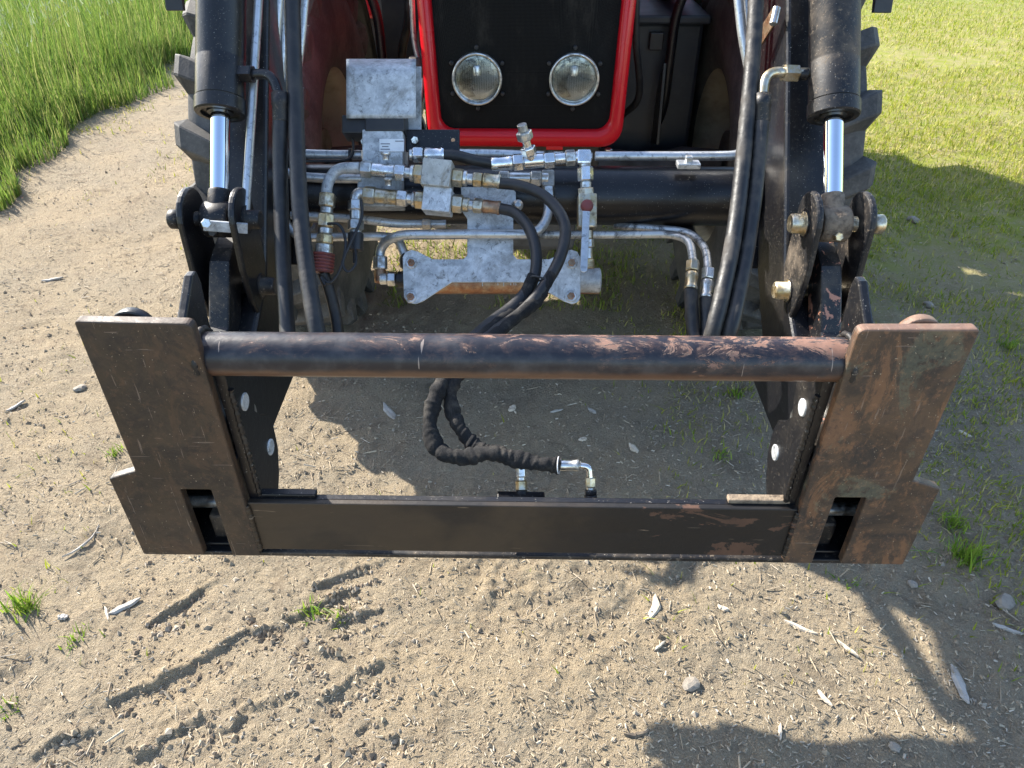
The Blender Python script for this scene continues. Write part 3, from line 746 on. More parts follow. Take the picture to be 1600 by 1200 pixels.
def wheel(cx, cy, R, W, rimr, lugs, s_out, lug_h=.042, name='wheel', lugw=.034, sweep=.20):
    """s_out: +1 when the outside of the wheel faces +X"""
    c = Vector((cx, cy, R + lug_h - .012))
    hw = W / 2
    prof = [(-hw * .80, rimr), (-hw * .86, rimr + .012), (-hw * .97, rimr + (R - rimr) * .35), (-hw, rimr + (R - rimr) * .55), (-hw * .97, rimr + (R - rimr) * .78),
            (-hw * .88, R - .018), (-hw * .7, R - .006), (-hw * .35, R - .001), (0, R), (hw * .35, R - .001), (hw * .7, R - .006), (hw * .88, R - .018),
            (hw * .97, rimr + (R - rimr) * .78), (hw, rimr + (R - rimr) * .55), (hw * .97, rimr + (R - rimr) * .35), (hw * .86, rimr + .012), (hw * .8, rimr)]
    ty = MB().lathe(c, (1, 0, 0), prof, 72, up=(0, 0, 1))
    ty.v = ty.v; ty.f = [f for f in ty.f if len(f) == 4]; ty.sm = ty.sm[:len(ty.f)]; ty.mi = ty.mi[:len(ty.f)]
    # chevron lugs; the front of the tyre faces -Y, the shoulder end of each lug sits higher there
    for side in (-1, 1):
        for k in range(lugs):
            th0 = 2 * math.pi * (k + (.5 if side > 0 else 0)) / lugs
            vs = []; n = 8
            for i in range(n + 1):
                t = i / n
                x = side * (-.02 + (hw * 1.03 + .02) * min(1, t * 1.18)) if t < .85 else side * hw * (1.03)
                th = th0 + sweep * (t ** .8)
                top = R + lug_h - .012 * t * t; bot = R - .01 - .012 * t
                if t >= .85:
                    q = (t - .85) / .15; x = side * hw * (1.03 - .03 * q); top = R + lug_h - .012 - q * .075; bot = R - .08 - q * .05
                wl = (lugw * (.8 + .35 * t)) / R
                # angle th measured from the top going to the front (-Y)
                def pt(r, a, xx): return c + Vector((xx, -math.sin(a) * r, math.cos(a) * r))
                inn = side * (hw * .86) if t >= .85 else x
                vs += [pt(bot, -(th - wl * 1.0) , inn), pt(top, -(th - wl * .5), x), pt(top, -(th + wl * .5), x), pt(bot, -(th + wl * 1.0), inn)]
            fs = []
            for i in range(n):
                q = i * 4; fs += [(q, q + 1, q + 5, q + 4), (q + 1, q + 2, q + 6, q + 5), (q + 2, q + 3, q + 7, q + 6)]
            fs += [(0, 3, 2, 1), (4 * n, 4 * n + 1, 4 * n + 2, 4 * n + 3)]
            ty.add(vs, fs, False)
    rim = MB().lathe(c, (s_out, 0, 0), [(-hw * .84, rimr + .014), (-hw * .80, rimr + .016), (-hw * .78, rimr - .008), (-hw * .5, rimr - .03), (-hw * .1, rimr - .045), (hw * .15, rimr - .05), (hw * .2, rimr * .62), (hw * .12, rimr * .5), (hw * .12, .10), (hw * .12, .06)], 48)
    rim.f = [f for f in rim.f if len(f) == 4]; rim.sm = rim.sm[:len(rim.f)]; rim.mi = rim.mi[:len(rim.f)]
    w = MB().lathe(c, (s_out, 0, 0), [(-hw * .5, .10), (hw * .1, .115), (hw * .3, .11), (hw * .45, .07), (hw * .45, .001)], 28).build(name, M['engine'], tractor)
    ty.build('tyre', M['tyre'], w, .004, 1); rim.build('rim', M['rim'], w)
    for k in range(8):
        a = 2 * math.pi * k / 8; p = c + Vector((s_out * hw * .12, .14 * math.cos(a), .14 * math.sin(a)))
        MB().cyl(p - Vector((s_out * .02, 0, 0)), p + Vector((s_out * .03, 0, 0)), .013, hexa=True, ch=0).build('wheel_nut', M['zinc'], w)
    return w
for sx in (-1, 1): wheel(sx * .860, AXY, WR, .39, .315, 19, sx, lug_h=.046, lugw=.058)
for sx in (-1, 1): wheel(sx * .93, 4.95, .80, .48, .44, 22, sx, .05, lugw=.045, sweep=.22)
# front mudguards with their stays
for sx in (-1, 1):
    g = MB(); vs = []; fs = []; n = 16; rr = WR + .125
    secs = [(-.20, -.035), (-.195, -.01), (-.17, .0), (.17, .0), (.195, -.01), (.2, -.035), (.195, -.045), (.17, -.008), (-.17, -.008), (-.195, -.045)]
    for i in range(n + 1):
        a = R_(8 + 72 * i / n); fl = max(0, 1 - i / 3)                         # from the front (-Y) over the top to the back
        for ox, dr in secs:
            r = rr + dr - fl * fl * .03 * max(0, ox) / .2; vs.append(Vector((sx * (.855 + ox), AXY + math.sin(a) * r, WR + .03 + math.cos(a) * r)))
    q = len(secs)
    for i in range(n):
        for k in range(q): fs.append((i * q + k, i * q + (k + 1) % q, (i + 1) * q + (k + 1) % q, (i + 1) * q + k))
    fs += [tuple(range(q)), tuple(range(n * q, n * q + q))]
    mg = MB().add(vs, fs, True).build('mudguard', M['plastic'], tractor)
    MB().plate_x([(2.88, 1.378), (2.74, 1.388), (2.58, 1.372), (2.46, 1.335), (2.40, 1.27), (2.385, 1.215), (2.40, 1.212), (2.425, 1.265), (2.48, 1.318), (2.59, 1.352), (2.74, 1.37), (2.88, 1.36)], sx * 1.01, sx * 1.062).build('flap', M['plastic'], mg, .002)
    st = round_path([(sx * .50, AXY + .25, .62), (sx * .52, AXY + .05, .80), (sx * .52, AXY + .04, 1.16), (sx * .60, AXY + .02, 1.33), (sx * .80, AXY + .02, WR + .03 + rr - .02)], .08)
    MB().tube(st, .017, 12).build('stay', M['black'], mg)
    MB().plate_x([(AXY - .02, .70), (AXY + .12, .66), (AXY + .10, .86), (AXY + .02, .98)], sx * .50 - .006, sx * .50 + .006).build('bracket', M['black'], mg, .002)
# boxes, tanks, pipes behind the grille
MB().box((.47, 3.15, .80), (.34, .5, .60)).build('battery_box', M['navy'], tractor, .015)
MB().box((.47, 3.12, 1.115), (.36, .54, .03)).build('battery_lid', M['navy'], tractor, .008)
MB().box((.47, 2.885, 1.04), (.05, .02, .06)).build('latch', M['plastic'], tractor, .004)
MB().box((.46, 3.75, .95), (.34, .6, .55)).build('fuel_tank', M['navy'], tractor, .05, 3)
MB().box((-.5, 3.85, .9), (.34, .6, .5)).build('tool_box', M['plastic'], tractor, .04, 3)
for sx in (-1, 1):
    MB().box((sx * .79, 3.80, 1.045), (.27, .10, .17)).build('fender_front', M['red'], tractor, .03, 3)
    MB().box((sx * .40, 3.45, 1.2), (.05, .5, 1.2)).build('loader_tower', M['black'], tractor, .01)
for pts, r, mt in (([(-.32, 2.75, 1.3), (-.36, 2.78, 1.1), (-.38, 2.85, .95), (-.3, 2.95, .82)], .022, 'hose'),
                   ([(-.30, 2.6, 1.2), (-.34, 2.65, 1.02), (-.33, 2.75, .9), (-.24, 2.85, .85)], .014, 'hose'),
                   ([(-.36, 2.62, 1.3), (-.37, 2.63, 1.1), (-.35, 2.62, .98), (-.36, 2.6, .9)], .009, 'galv_pipe'),
                   ([(-.41, 2.9, 1.3), (-.42, 2.9, 1.12), (-.47, 3.0, .98), (-.5, 3.1, .8)], .016, 'hose_dusty'),
                   ([(-.30, 2.42, 1.22), (-.33, 2.45, 1.12), (-.30, 2.42, 1.03)], .006, 'hose'),
                   ([(.34, 2.6, 1.3), (.36, 2.62, 1.1), (.4, 2.7, .9), (.36, 2.8, .8)], .012, 'hose')):
    MB().tube(spline(pts, 8), r, 10).build('engine_hose', M[mt], tractor)
MB().lathe((-.36, 2.62, .98), (0, 0, 1), [(0, .028), (.01, .034), (.05, .034), (.06, .028)], 18).build('filter_cup', M['engine'], tractor)
MB().box((-.38, 2.66, .935), (.16, .1, .012)).build('filter_bracket', M['plastic'], tractor, .002)
for sx in (-1, 1):                                        # bolts on the front support
    MB().cyl((sx * .255, 2.24, .83), (sx * .255, 2.24, .862), .012, hexa=True).build('bolt', M['zinc'], tractor)
# cab with roof, pillars and glass, behind the hood
cab = MB().box((0, 4.75, 1.15), (1.25, 1.3, .35)).build('cab_floor', M['plastic'], tractor, .03)
MB().box((0, 4.85, 2.72), (1.45, 1.55, .16)).build('cab_roof', M['red'], tractor, .06, 3)
for sx in (-1, 1):
    for py, tilt in ((4.12, .06), (5.4, -.05)):
        MB().tube([(sx * .60, py, 1.3), (sx * .66, py + tilt, 2.66)], .035, 10).build('pillar', M['black'], tractor)
    vs = []; fs = []; n = 12
    for i in range(n + 1):
        a = R_(-75 + 130 * i / n)
        for ox, dr in ((-.27, 0), (.27, 0), (.27, -.03), (-.27, -.03)):
            r = .98 + dr; vs.append((sx * (.93 + ox), 4.95 + math.sin(a) * r, .84 + math.cos(a) * r))
    for i in range(n):
        for k in range(4): fs.append((i * 4 + k, i * 4 + (k + 1) % 4, i * 4 + 4 + (k + 1) % 4, i * 4 + 4 + k))
    fs += [(0, 1, 2, 3), (n * 4, n * 4 + 1, n * 4 + 2, n * 4 + 3)]
    MB().add(vs, fs, True).build('rear_fender', M['red'], tractor)
MB().box((0, 4.13, 2.0), (1.18, .008, 1.25)).build('windscreen', M['glass'], tractor)

# ================================================================== front loader
loader = thing('front_loader', 'black front loader arms with tilt cylinders and hydraulic plumbing', 'loader', (0, 3.4, 0))
CX = .583                                                # cylinder centre line
def mirror_x(vec, s): return Vector((vec.x * s, vec.y, vec.z))

arm_prof = [yz(1.50, 440), yz(1.50, 0), (1.92, 1.69), (2.00, 1.77), (2.2, 1.79), (3.55, 1.72), (3.62, 1.62), (3.55, 1.50), (2.5, 1.50), (2.26, 1.48), (2.08, 1.47),
            yz(1.675, 0), yz(1.675, 420), (1.36, .70), (1.20, .715), (1.18, .80)]
for s in (-1, 1):
    lab = ('left' if s < 0 else 'right')
    arm = MB().plate_x(arm_prof, s * .528, s * .628).build('arm', M['black_arm'], loader, .009, 3)
    # long weld seams, gussets and nose plates
    MB().plate_x([(1.25, .80), (1.25, .74), (1.05, .73), (.90, .80), (.865, .87), (.885, .93), (.96, .94), (1.06, .88)], s * .462, s * .488).build('nose_plate', M['black_clean'], arm, .003)
    MB().lathe((s * .455, .905, .87), (-s, 0, 0), [(-.05, .03), (.022, .03), (.026, .026)], 20).build('pivot_pin', M['zinc'], arm)
    # gusset that carries the cross tube
    gp = [yz(1.68, 205), yz(1.755, 240), yz(1.765, 345), yz(1.69, 420)]
    MB().plate_x(gp, s * .512, s * .636).build('tube_gusset', M['black'], arm, .01, 2)
    # bell crank plates and pins
    crank = [(1.3085 + .054 * math.cos(R_(q)), 1.036 + .054 * math.sin(R_(q))) for q in range(-10, 186, 14)] + [(1.250, .95), (1.258, .88), (1.285, .80), (1.296, .775), (1.325, .782), (1.36, .85), (1.366, .95)]
    for xx in (.536, .632):
        MB().plate_x(crank, s * (xx - .0065), s * (xx + .0065)).build('bell_crank', M['black_dusty'] if s > 0 else M['black'], loader, .004, 2)
    pm = M['brass'] if s > 0 else M['black_dusty']
    for (py_, pz_, r) in ((1.312, 1.028, .0185), (1.312, .885, .018)):
        p = MB().lathe((s * .502, py_, pz_), (s, 0, 0), [(0, r * .85), (.003, r), (.025, r), (.025, r * 1.25), (.028, r * 1.25), (.028, r * .8), (.15, r * .8), (.15, r), (.172, r), (.175, r * .85)], 22).build('pin', pm, loader)
        MB().lathe((s * .527, py_, pz_), (s, 0, 0), [(0, r * 1.45), (.004, r * 1.5), (.005, r * 1.45)], 22).build('washer', M['black_dusty'], p)
    # link between bell crank and frame
    MB().plate_x([(1.345, 1.01), (1.30, .995), (1.272, .965), (1.235, .915), (1.19, .856), (1.10, .80), (.97, .775), (.90, .79), (.885, .83), (.92, .862), (1.0, .86), (1.09, .885), (1.16, .93), (1.20, .985), (1.245, 1.01), (1.31, 1.045)][::-1] if 0 else
                 [(1.335, .985), (1.30, .975), (1.268, .962), (1.232, .915), (1.195, .86), (1.12, .825), (1.0, .80), (.94, .80), (.935, .76), (1.0, .745), (1.14, .765), (1.235, .81), (1.29, .88), (1.335, .94)], s * (CX - .020), s * (CX + .020)).build('tilt_link', M['black_link'] if s > 0 else M['black_dusty'], loader, .004, 2)
    # tilt cylinder: parallel to the arm, in front of it
    def ax_pt(py): y_, z_ = yz(1.40, py); return Vector((s * CX, y_, z_))
    a, b = ax_pt(-290), ax_pt(181); dirv = (b - a).normalized(); L = (b - a).length
    cy = MB().lathe(a, dirv, [(0, .040), (.004, .0455), (L * .30, .0455), (L - .24, .0455), (L - .238, .0462), (L - .233, .0462), (L - .231, .0455), (L - .105, .0455), (L - .103, .0450), (L - .101, .0455), (L - .030, .0455), (L - .030, .0455), (L - .030, .0448), (L - .027, .0448), (L - .027, .0448), (L - .027, .0474), (L - .027, .0474), (L - .003, .0474), (L - .003, .0474), (L, .045), (L, .045), (L, .036), (L, .036), (L - .006, .035), (L - .006, .035), (L - .006, .025), (L - .006, .025), (L - .002, .024), (L - .002, .024), (L - .002, .017)], 40).build('tilt_cylinder', M['black_dusty'] if s > 0 else M['black'], loader)
    MB().cyl(b - dirv * .03, ax_pt(302), .0178, 32, 0).build('rod', M['chrome'], cy)
    # rod end with eye, soil caked on it
    e0, e1 = ax_pt(300), Vector((s * CX, 1.312, 1.028))
    n = (e1 - e0).normalized(); Le = (e1 - e0).length
    re = MB().lathe(e0, n, [(0, .0195), (.004, .021), (.02, .021), (.035, .024), (Le, .022)], 24)
    re.lathe(e1 - Vector((.026, 0, 0)), (1, 0, 0), [(0, .03), (.004, .034), (.048, .034), (.052, .03)], 28).build('rod_end', M['soil'] if s > 0 else M['black_dusty'], cy)
    gr = re = MB().lathe(e1 + n * .012 + Vector((0, -.028, .0)), (0, -1, .3), [(-.01, .009), (.006, .009), (.008, .007)], 10, hexa=True).build('grease_nipple', M['brass'] if s > 0 else M['black_dusty'], cy)
    # clearance cover of the tower end
    la = Vector((s * .578, 2.16, 1.42)); lb = Vector((s * .55, 3.3, 1.18)); ld = (lb - la).normalized()
    lc = MB().cyl(la + ld * .45, lb, .05, 24).build('lift_cylinder', M['black'], loader)
    MB().cyl(la, la + ld * .46, .024, 20, 0).build('rod', M['chrome'], lc)
    MB().cyl((s * .5, 3.42, 1.68), (s * .66, 3.42, 1.68), .035, 20).build('tower_pin', M['zinc'], loader)

# cross tube
cy_, cz_ = yz(1.70, 305)
ct = MB().cyl((-.68, cy_, cz_), (.68, cy_, cz_), .0660, 56, .004).build('cross_tube', M['black_clean'], loader, label='thick black cross tube joining both loader arms')
for s in (-1, 1):
    MB().lathe((s * .50, cy_, cz_), (s, 0, 0), [(0, .066), (.004, .078), (.03, .078), (.03, .068)], 40).build('collar', M['black'], ct)
MB().lathe(at(1006, 309, 1.637), -FWD, [(-.004, .006), (.001, .0055), (.0015, .003)], 12).build('paint_spot', M['red'], ct)
MB().box((.36, cy_ - .02, cz_ - .075), (.07, .06, .02)).build('pipe_clamp', M['plastic'], ct, .004)
MB().box((.36, cy_ - .03, cz_ + .085), (.05, .03, .012)).box((.36, cy_ - .03, cz_ + .0965), (.015, .015, .016)).build('pipe_clamp', M['galv_pipe'], ct, .002)

# flat bar with holes on the right arm, its stud
p0, p1 = at(1183, 68, 1.58), at(1213, 20, 1.50); d = (p1 - p0); m3 = d.to_track_quat('X', 'Z').to_matrix()
fb = MB().box((p0 + p1) / 2, (d.length, .005, .03), m3).build('hose_bar', M['rusty_fit'], loader, .001)
MB().cyl(at(1208, 38, 1.49), at(1214, 12, 1.49), .008).build('stud', M['zinc'], fb)
# level indicator on the left arm: rod and cross bar
li = MB().tube([at(405, -60, 1.42), at(404, 0, 1.42), at(390, 230, 1.42), at(382, 352, 1.40)], .0085, 10).build('level_rod', M['galv_pipe'], loader)
p0, p1 = at(318, 352, 1.34), at(387, 357, 1.37)
d = p1 - p0; m3 = d.to_track_quat('X', 'Z').to_matrix()
MB().box((p0 + p1) / 2, (d.length, .006, .020), m3).build('level_bar', M['galv'], li, .001)
MB().cyl(at(322, 349, 1.345), at(322, 349, 1.325), .009, hexa=True, ch=.001).build('bolt', M['zinc'], li)

# ---- hoses along the arms
def hose(pts, r, mat='hose', name='hose', parent=None, n=10, rf=None, seg=14):
    return MB().tube(spline(pts, n), r, seg, rf).build(name, M[mat], parent or loader)
ribbed = lambda t, a: 1 + .014 * math.sin(t * 420 + 1.2 * math.sin(a))
def run(parent, p_from, p_to, items):
    """hydraulic parts strung along a straight axis; items: (kind, start, end, radius px, material), start/end 0..1 of the axis"""
    A, B = Vector(p_from), Vector(p_to); D = B - A
    dep = (A - EYE).dot(FWD)
    for kind, t0, t1, rpx, mt in items:
        a, b = A + D * t0, A + D * t1; r = rpx / FPX * dep; L = (b - a).length
        mb = MB()
        if kind == 'nut':
            rot = random.uniform(-.2, .2); u = (UPV + D.normalized().cross(UPV) * rot)
            mb.lathe(a, b - a, [(0, r * .93), (L * .1, r * 1.06), (L * .9, r * 1.06), (L, r * .93)], hexa=True, up=u).build('nut', M[mt], parent, .0012, 2)
        elif kind == 'ferrule':
            mb.lathe(a, b - a, [(0, r * .9), (L * .05, r), (L * .3, r), (L * .34, r * .95), (L * .8, r * .95), (L * .86, r * 1.04), (L * .96, r * 1.04), (L, r * .96)], 24).build('ferrule', M[mt], parent)
        elif kind == 'ring':
            mb.cyl(a, b, r, 24).build('adapter', M[mt], parent)
        elif kind == 'thread':
            k = max(3, int(L / .002)); pr = []
            for i in range(k): pr += [(L * i / k, r), (L * (i + .5) / k, r * .9)]
            mb.lathe(a, b - a, pr + [(L, r)], 18).build('thread', M[mt], parent)
        elif kind == 'block':
            m3 = Matrix((D.normalized(), UPV - D.normalized() * UPV.dot(D.normalized()), Vector((0, 0, 0)))).transposed()
            ex = D.normalized(); ey = (UPV - ex * UPV.dot(ex)).normalized(); ez = ex.cross(ey)
            m3 = Matrix((ex, ey, ez)).transposed()
            mb.box((a + b) / 2, (L, 2 * r, 2 * r), m3).build('check_valve', M[mt], parent, .002, 2)

def crimp(parent, pts_px, dep, r_px, mt):
    pts = [at(x, y, dep) for x, y in pts_px]
    L = (pts[1] - pts[0]).length; r = r_px / FPX * dep
    MB().lathe(pts[0], pts[1] - pts[0], [(0, r * .7), (0, r), (L * .4, r * 1.02), (L * .42, r * .95), (L * .95, r * .98), (L, r * .85)], 20).build('ferrule', M[mt], parent)

# left: hose from the tilt cylinder port
h1 = hose([at(438, 188, 1.39), at(438, 260, 1.39), at(441, 380, 1.37), at(447, 480, 1.34), at(452, 545, 1.32), at(464, 566, 1.36), at(480, 545, 1.46)], .0142, 'hose')
crimp(h1, [(437, 146), (439, 192)], 1.39, 13, 'black_dusty')
MB().tube(round_path([at(380, 117, 1.40), at(425, 115, 1.39), at(437, 152, 1.39)], .035), .0095, 14).build('elbow', M['black'], h1)
MB().cyl(at(374, 116, 1.40), at(396, 116, 1.395), .017, hexa=True).build('nut', M['black'], h1)
hose([at(455, -70, 1.42), at(458, 60, 1.41), at(463, 200, 1.39), at(469, 330, 1.36), at(482, 440, 1.33), at(498, 530, 1.31), at(511, 562, 1.36), at(522, 540, 1.46)], .0155, 'hose', rf=ribbed, n=26)
# right: two hoses
hr = hose([at(1190, 188, 1.39), at(1183, 270, 1.38), at(1172, 360, 1.36), at(1158, 440, 1.33), at(1138, 525, 1.31), at(1112, 562, 1.40), at(1086, 535, 1.52), at(1079, 452, 1.55)], .0142, 'hose_dusty')
crimp(hr, [(1192, 148), (1190, 192)], 1.39, 13, 'black_dusty')
MB().tube(round_path([at(1262, 114, 1.40), at(1196, 112, 1.39), at(1191, 156, 1.39)], .035), .0095, 14).build('elbow', M['brass'], hr)
MB().cyl(at(1223, 114, 1.395), at(1246, 115, 1.40), .0165, hexa=True).build('nut', M['brass'], hr)
MB().cyl(at(1246, 115, 1.40), at(1262, 116, 1.40), .011).build('port', M['black_dusty'], hr)
hose([at(1184, -70, 1.42), at(1178, 60, 1.41), at(1166, 200, 1.39), at(1152, 330, 1.36), at(1137, 420, 1.33), at(1112, 525, 1.31), at(1100, 560, 1.40), at(1105, 535, 1.52), at(1104, 460, 1.55)], .0150, 'hose_dusty', rf=ribbed, n=26)

# ---- steel pipes
def pipe(pts, r, rad=.05, mt='galv_pipe', parent=None, name='pipe'):
    return MB().tube(round_path(pts, rad), r, 14).build(name, M[mt], parent or loader)
PD = 1.66
pipe([at(440, -60, 1.56), at(423, 160, 1.60), at(423, 238, PD), at(500, 242, PD), at(566, 242, PD)], .0105)
pipe([at(452, -60, 1.58), at(436, 150, 1.62), at(434, 272, 1.63), at(500, 279, 1.625), at(566, 279, 1.62)], .0105)
pipe([at(464, -60, 1.60), at(446, 150, 1.64), at(442, 340, 1.66), at(462, 371, 1.66), at(596, 369, 1.66), at(622, 372, 1.66), at(636, 408, 1.66)], .0100)
pipe([at(482, -60, 1.6), at(472, 60, 1.62), at(455, 190, 1.66)], .0085)
pipe([at(1148, -60, 1.58), at(1160, 60, 1.6), at(1175, 130, 1.62), at(1172, 243, PD), at(1100, 244, PD), at(930, 244, PD)], .0105)
pipe([at(1160, -60, 1.6), at(1170, 60, 1.62), at(1182, 200, 1.64), at(1180, 330, 1.66)], .0085)
pipe([at(650, 240, 1.70), at(760, 240, 1.70), at(925, 246, 1.69)], .0105)
pipe([at(455, 336, 1.65), at(560, 342, 1.65), at(620, 350, 1.65), at(697, 350, 1.65)], .0095, .03, 'greasy_pipe')
MB().cyl(at(660, 350, 1.64), at(674, 350, 1.64), .0135, hexa=True).build('nut', M['zinc'], loader)
pipe([at(592, 420, 1.66), at(594, 384, 1.66), at(620, 367, 1.62), at(720, 366, 1.60), at(838, 366, 1.60), at(857, 340, 1.62), at(857, 300, 1.63), at(856, 278, 1.63), at(800, 278, 1.63)], .0108, .045)
pipe([at(838, 367, 1.67), at(960, 367, 1.67), at(1050, 366, 1.65), at(1078, 375, 1.61), at(1084, 416, 1.57)], .0090, .05, 'greasy_pipe')
pipe([at(960, 352, 1.70), at(1080, 362, 1.66), at(1104, 390, 1.60), at(1106, 420, 1.57)], .0088, .05, 'greasy_pipe')
for x0, y0, x1, y1, mt in ((1083, 408, 1079, 452, 'brass'), (1107, 420, 1103, 466, 'zinc')):
    run(loader, at(x0, y0, 1.565), at(x1, y1, 1.545), [('nut', 0, .38, 10.5, mt), ('ferrule', .42, 1.0, 10, mt)])
# fittings where the left pipes end
run(loader, at(594, 400, 1.655), at(594, 442, 1.655), [('nut', 0, .5, 11, 'zinc'), ('ring', .5, 1, 9, 'rusty_fit')])
run(loader, at(594, 436, 1.65), at(632, 436, 1.65), [('ring', 0, .3, 9, 'zinc'), ('nut', .3, .65, 11, 'zinc'), ('ring', .65, 1, 9, 'black')])
MB().lathe(at(636, 396, 1.66), at(638, 420, 1.66) - at(636, 396, 1.66), [(0, .012), (.012, .019), (.03, .018), (.036, .012)], 16).build('grommet', M['plastic'], loader)
# cable ties on the left pipes
for x, y in ((424, 196), (436, 26), (440, 56), (452, 242), (548, 242)):
    q = at(x, y, 1.61 if y < 220 else 1.66); MB().cyl(q - (UPV * .003 if y < 220 else RGT * .003), q + (UPV * .003 if y < 220 else RGT * .003), .0145, 16, 0).build('cable_tie', M['plastic'], loader)
hose([at(424, 190, 1.59), at(420, 215, 1.61), at(440, 248, 1.64), at(500, 252, 1.65), at(545, 248, 1.645), at(552, 222, 1.64), at(545, 212, 1.63)], .003, 'plastic', 'cable')

# ---- valve block with its fittings
VD = 1.60
vb_c = at(603, 250, VD + .03)
m3 = Matrix((RGT, UPV, -FWD)).transposed()
valve = MB().box(at(603, 240, VD + .04), (.088, .078, .09), m3).box(at(598, 298, VD + .05), (.10, .086, .07), m3).build('valve_block', M['galv'], loader, .003, 2, label='galvanised hydraulic valve block with solenoid and couplings')
MB().box(at(606, 199, VD + .035), (.086, .045, .085), m3).build('solenoid', M['plastic'], valve, .003)
MB().box(at(558, 201, VD + .03), (.055, .04, .06), m3).build('plug', M['plastic'], valve, .003)
MB().box(at(676, 220, VD + .03), (.12, .05, .006), m3).build('bracket', M['black'], valve, .003)
MB().cyl(at(708, 219, VD + .03), at(708, 219, VD + .026), .0045, 14, 0).build('bracket_hole', M['rusty_fit'], valve)
for x, y in ((648, 219), (569, 221)):
    MB().cyl(at(x, y, VD + .03), at(x, y, VD + .012), .0085, hexa=True, ch=.001).build('bolt', M['zinc'], valve)
lb = MB().box(at(612, 227, VD - .0068), (.053, .027, .0012), m3).build('type_label', M['label'], valve)
for k in range(4):
    MB().box(at(602 + (k == 0) * 22, 220.5 + k * 4.2, VD - .0078), ((.014 if k else .018) + .006 * (k % 2), .0018, .0006), m3).build('print_line', M['ink'], lb)
# bent cover plate over the solenoid
cv = MB(); vs = []; prof = []
for i in range(13):
    t = i / 12
    prof.append((92 - 8 * math.sin(math.pi * min(1, t * 4) / 2) + t * 101, 1.578 + .075 * max(0, 1 - t * 3.2) ** 2 + .014 * t))
for py, dd in prof:
    for px in (541, 548, 640, 650): vs.append(at(px, py, dd))
for py, dd in prof:
    for px in (541, 548, 640, 650): vs.append(at(px, py, dd + .004))
fs = []; n = len(prof) * 4
for i in range(len(prof) - 1):
    for k in range(3):
        a = i * 4 + k; fs += [(a, a + 1, a + 5, a + 4), (n + a, n + a + 4, n + a + 5, n + a + 1)]
    fs += [(i * 4, i * 4 + 4, n + i * 4 + 4, n + i * 4), (i * 4 + 3, n + i * 4 + 3, n + i * 4 + 7, i * 4 + 7)]
e = (len(prof) - 1) * 4
fs += [(k, n + k, n + k + 1, k + 1) for k in range(3)] + [(e + k, e + k + 1, n + e + k + 1, n + e + k) for k in range(3)]
cover = cv.add(vs, fs, True).build('cover_plate', M['galv'], valve)
MB().box(at(648, 160, 1.66), (.03, .16, .006), m3).build('cover_stay', M['galv'], valve, .001)
# row A (upper)
run(valve, at(560, 263, VD - .02), at(782, 284, VD - .04), [
    ('nut', .02, .10, 13, 'zinc'), ('ring', .10, .26, 11, 'zinc_clean'), ('nut', .26, .335, 13, 'zinc_clean'), ('thread', .335, .37, 9, 'zinc'),
    ('ring', .37, .40, 13, 'zinc'), ('nut', .40, .465, 15, 'brass'), ('block', .465, .665, 20.5, 'galv_dirty'), ('nut', .665, .74, 14, 'brass'),
    ('ring', .74, .77, 12, 'zinc'), ('thread', .77, .81, 9, 'zinc'), ('nut', .81, .875, 11.5, 'brass'), ('ferrule', .88, 1.0, 11, 'brass')])
# row B (lower)
run(valve, at(562, 303, VD - .01), at(782, 325, VD - .03), [
    ('nut', .03, .115, 13, 'brass'), ('ring', .115, .27, 11.5, 'brass'), ('nut', .27, .345, 13, 'zinc'), ('thread', .345, .375, 9, 'zinc'),
    ('ring', .375, .40, 12, 'zinc'), ('nut', .40, .465, 14, 'brass'), ('block', .465, .66, 18.5, 'galv_bright'), ('nut', .66, .735, 14, 'brass'),
    ('ring', .735, .78, 11, 'brass'), ('thread', .78, .81, 9, 'zinc'), ('nut', .81, .875, 11, 'brass'), ('ferrule', .875, 1.0, 10.5, 'rusty_fit')])
# bleed screws on top of both rows
for x, y in ((603, 250), (607, 290)):
    q = at(x, y, VD - .03); MB().lathe(q, UPV - FWD * .3, [(0, .007), (.010, .007), (.010, .010), (.016, .010), (.017, .006)], 12).build('bleed_screw', M['zinc'], valve)
# row C: top hose to the tee
run(valve, at(640, 242, VD - .01), at(694, 242, VD - .01), [('ring', 0, .1, 9, 'zinc'), ('nut', .1, .40, 12.5, 'zinc_clean'), ('ferrule', .44, 1.0, 11, 'zinc_clean')])
hose([at(690, 242, VD - .01), at(712, 243, VD - .012), at(745, 251, VD - .02), at(775, 256, VD - .025)], .0115, 'hose', parent=valve)
TD = VD - .03
run(valve, at(768, 257, TD), at(922, 244, TD), [('ferrule', 0, .21, 11, 'zinc_clean'), ('nut', .215, .325, 13, 'zinc_clean'), ('ring', .325, .53, 11, 'zinc_clean'),
    ('nut', .53, .64, 13, 'zinc_clean'), ('ring', .64, .75, 9, 'zinc_clean'), ('nut', .75, .85, 12, 'zinc'), ('ring', .85, 1.0, 9.5, 'zinc_clean')])
run(valve, at(831, 254, TD), at(815, 194, TD - .05), [('ring', 0, .2, 9, 'zinc_clean'), ('nut', .2, .42, 11.5, 'zinc_clean'), ('ring', .42, .6, 6.5, 'zinc_clean'), ('nut', .6, .82, 12, 'zinc'), ('ring', .82, 1, 7.5, 'zinc')])
MB().box(at(912, 247, TD), (.030, .030, .030), m3).build('elbow_body', M['zinc_clean'], valve, .004, 2)
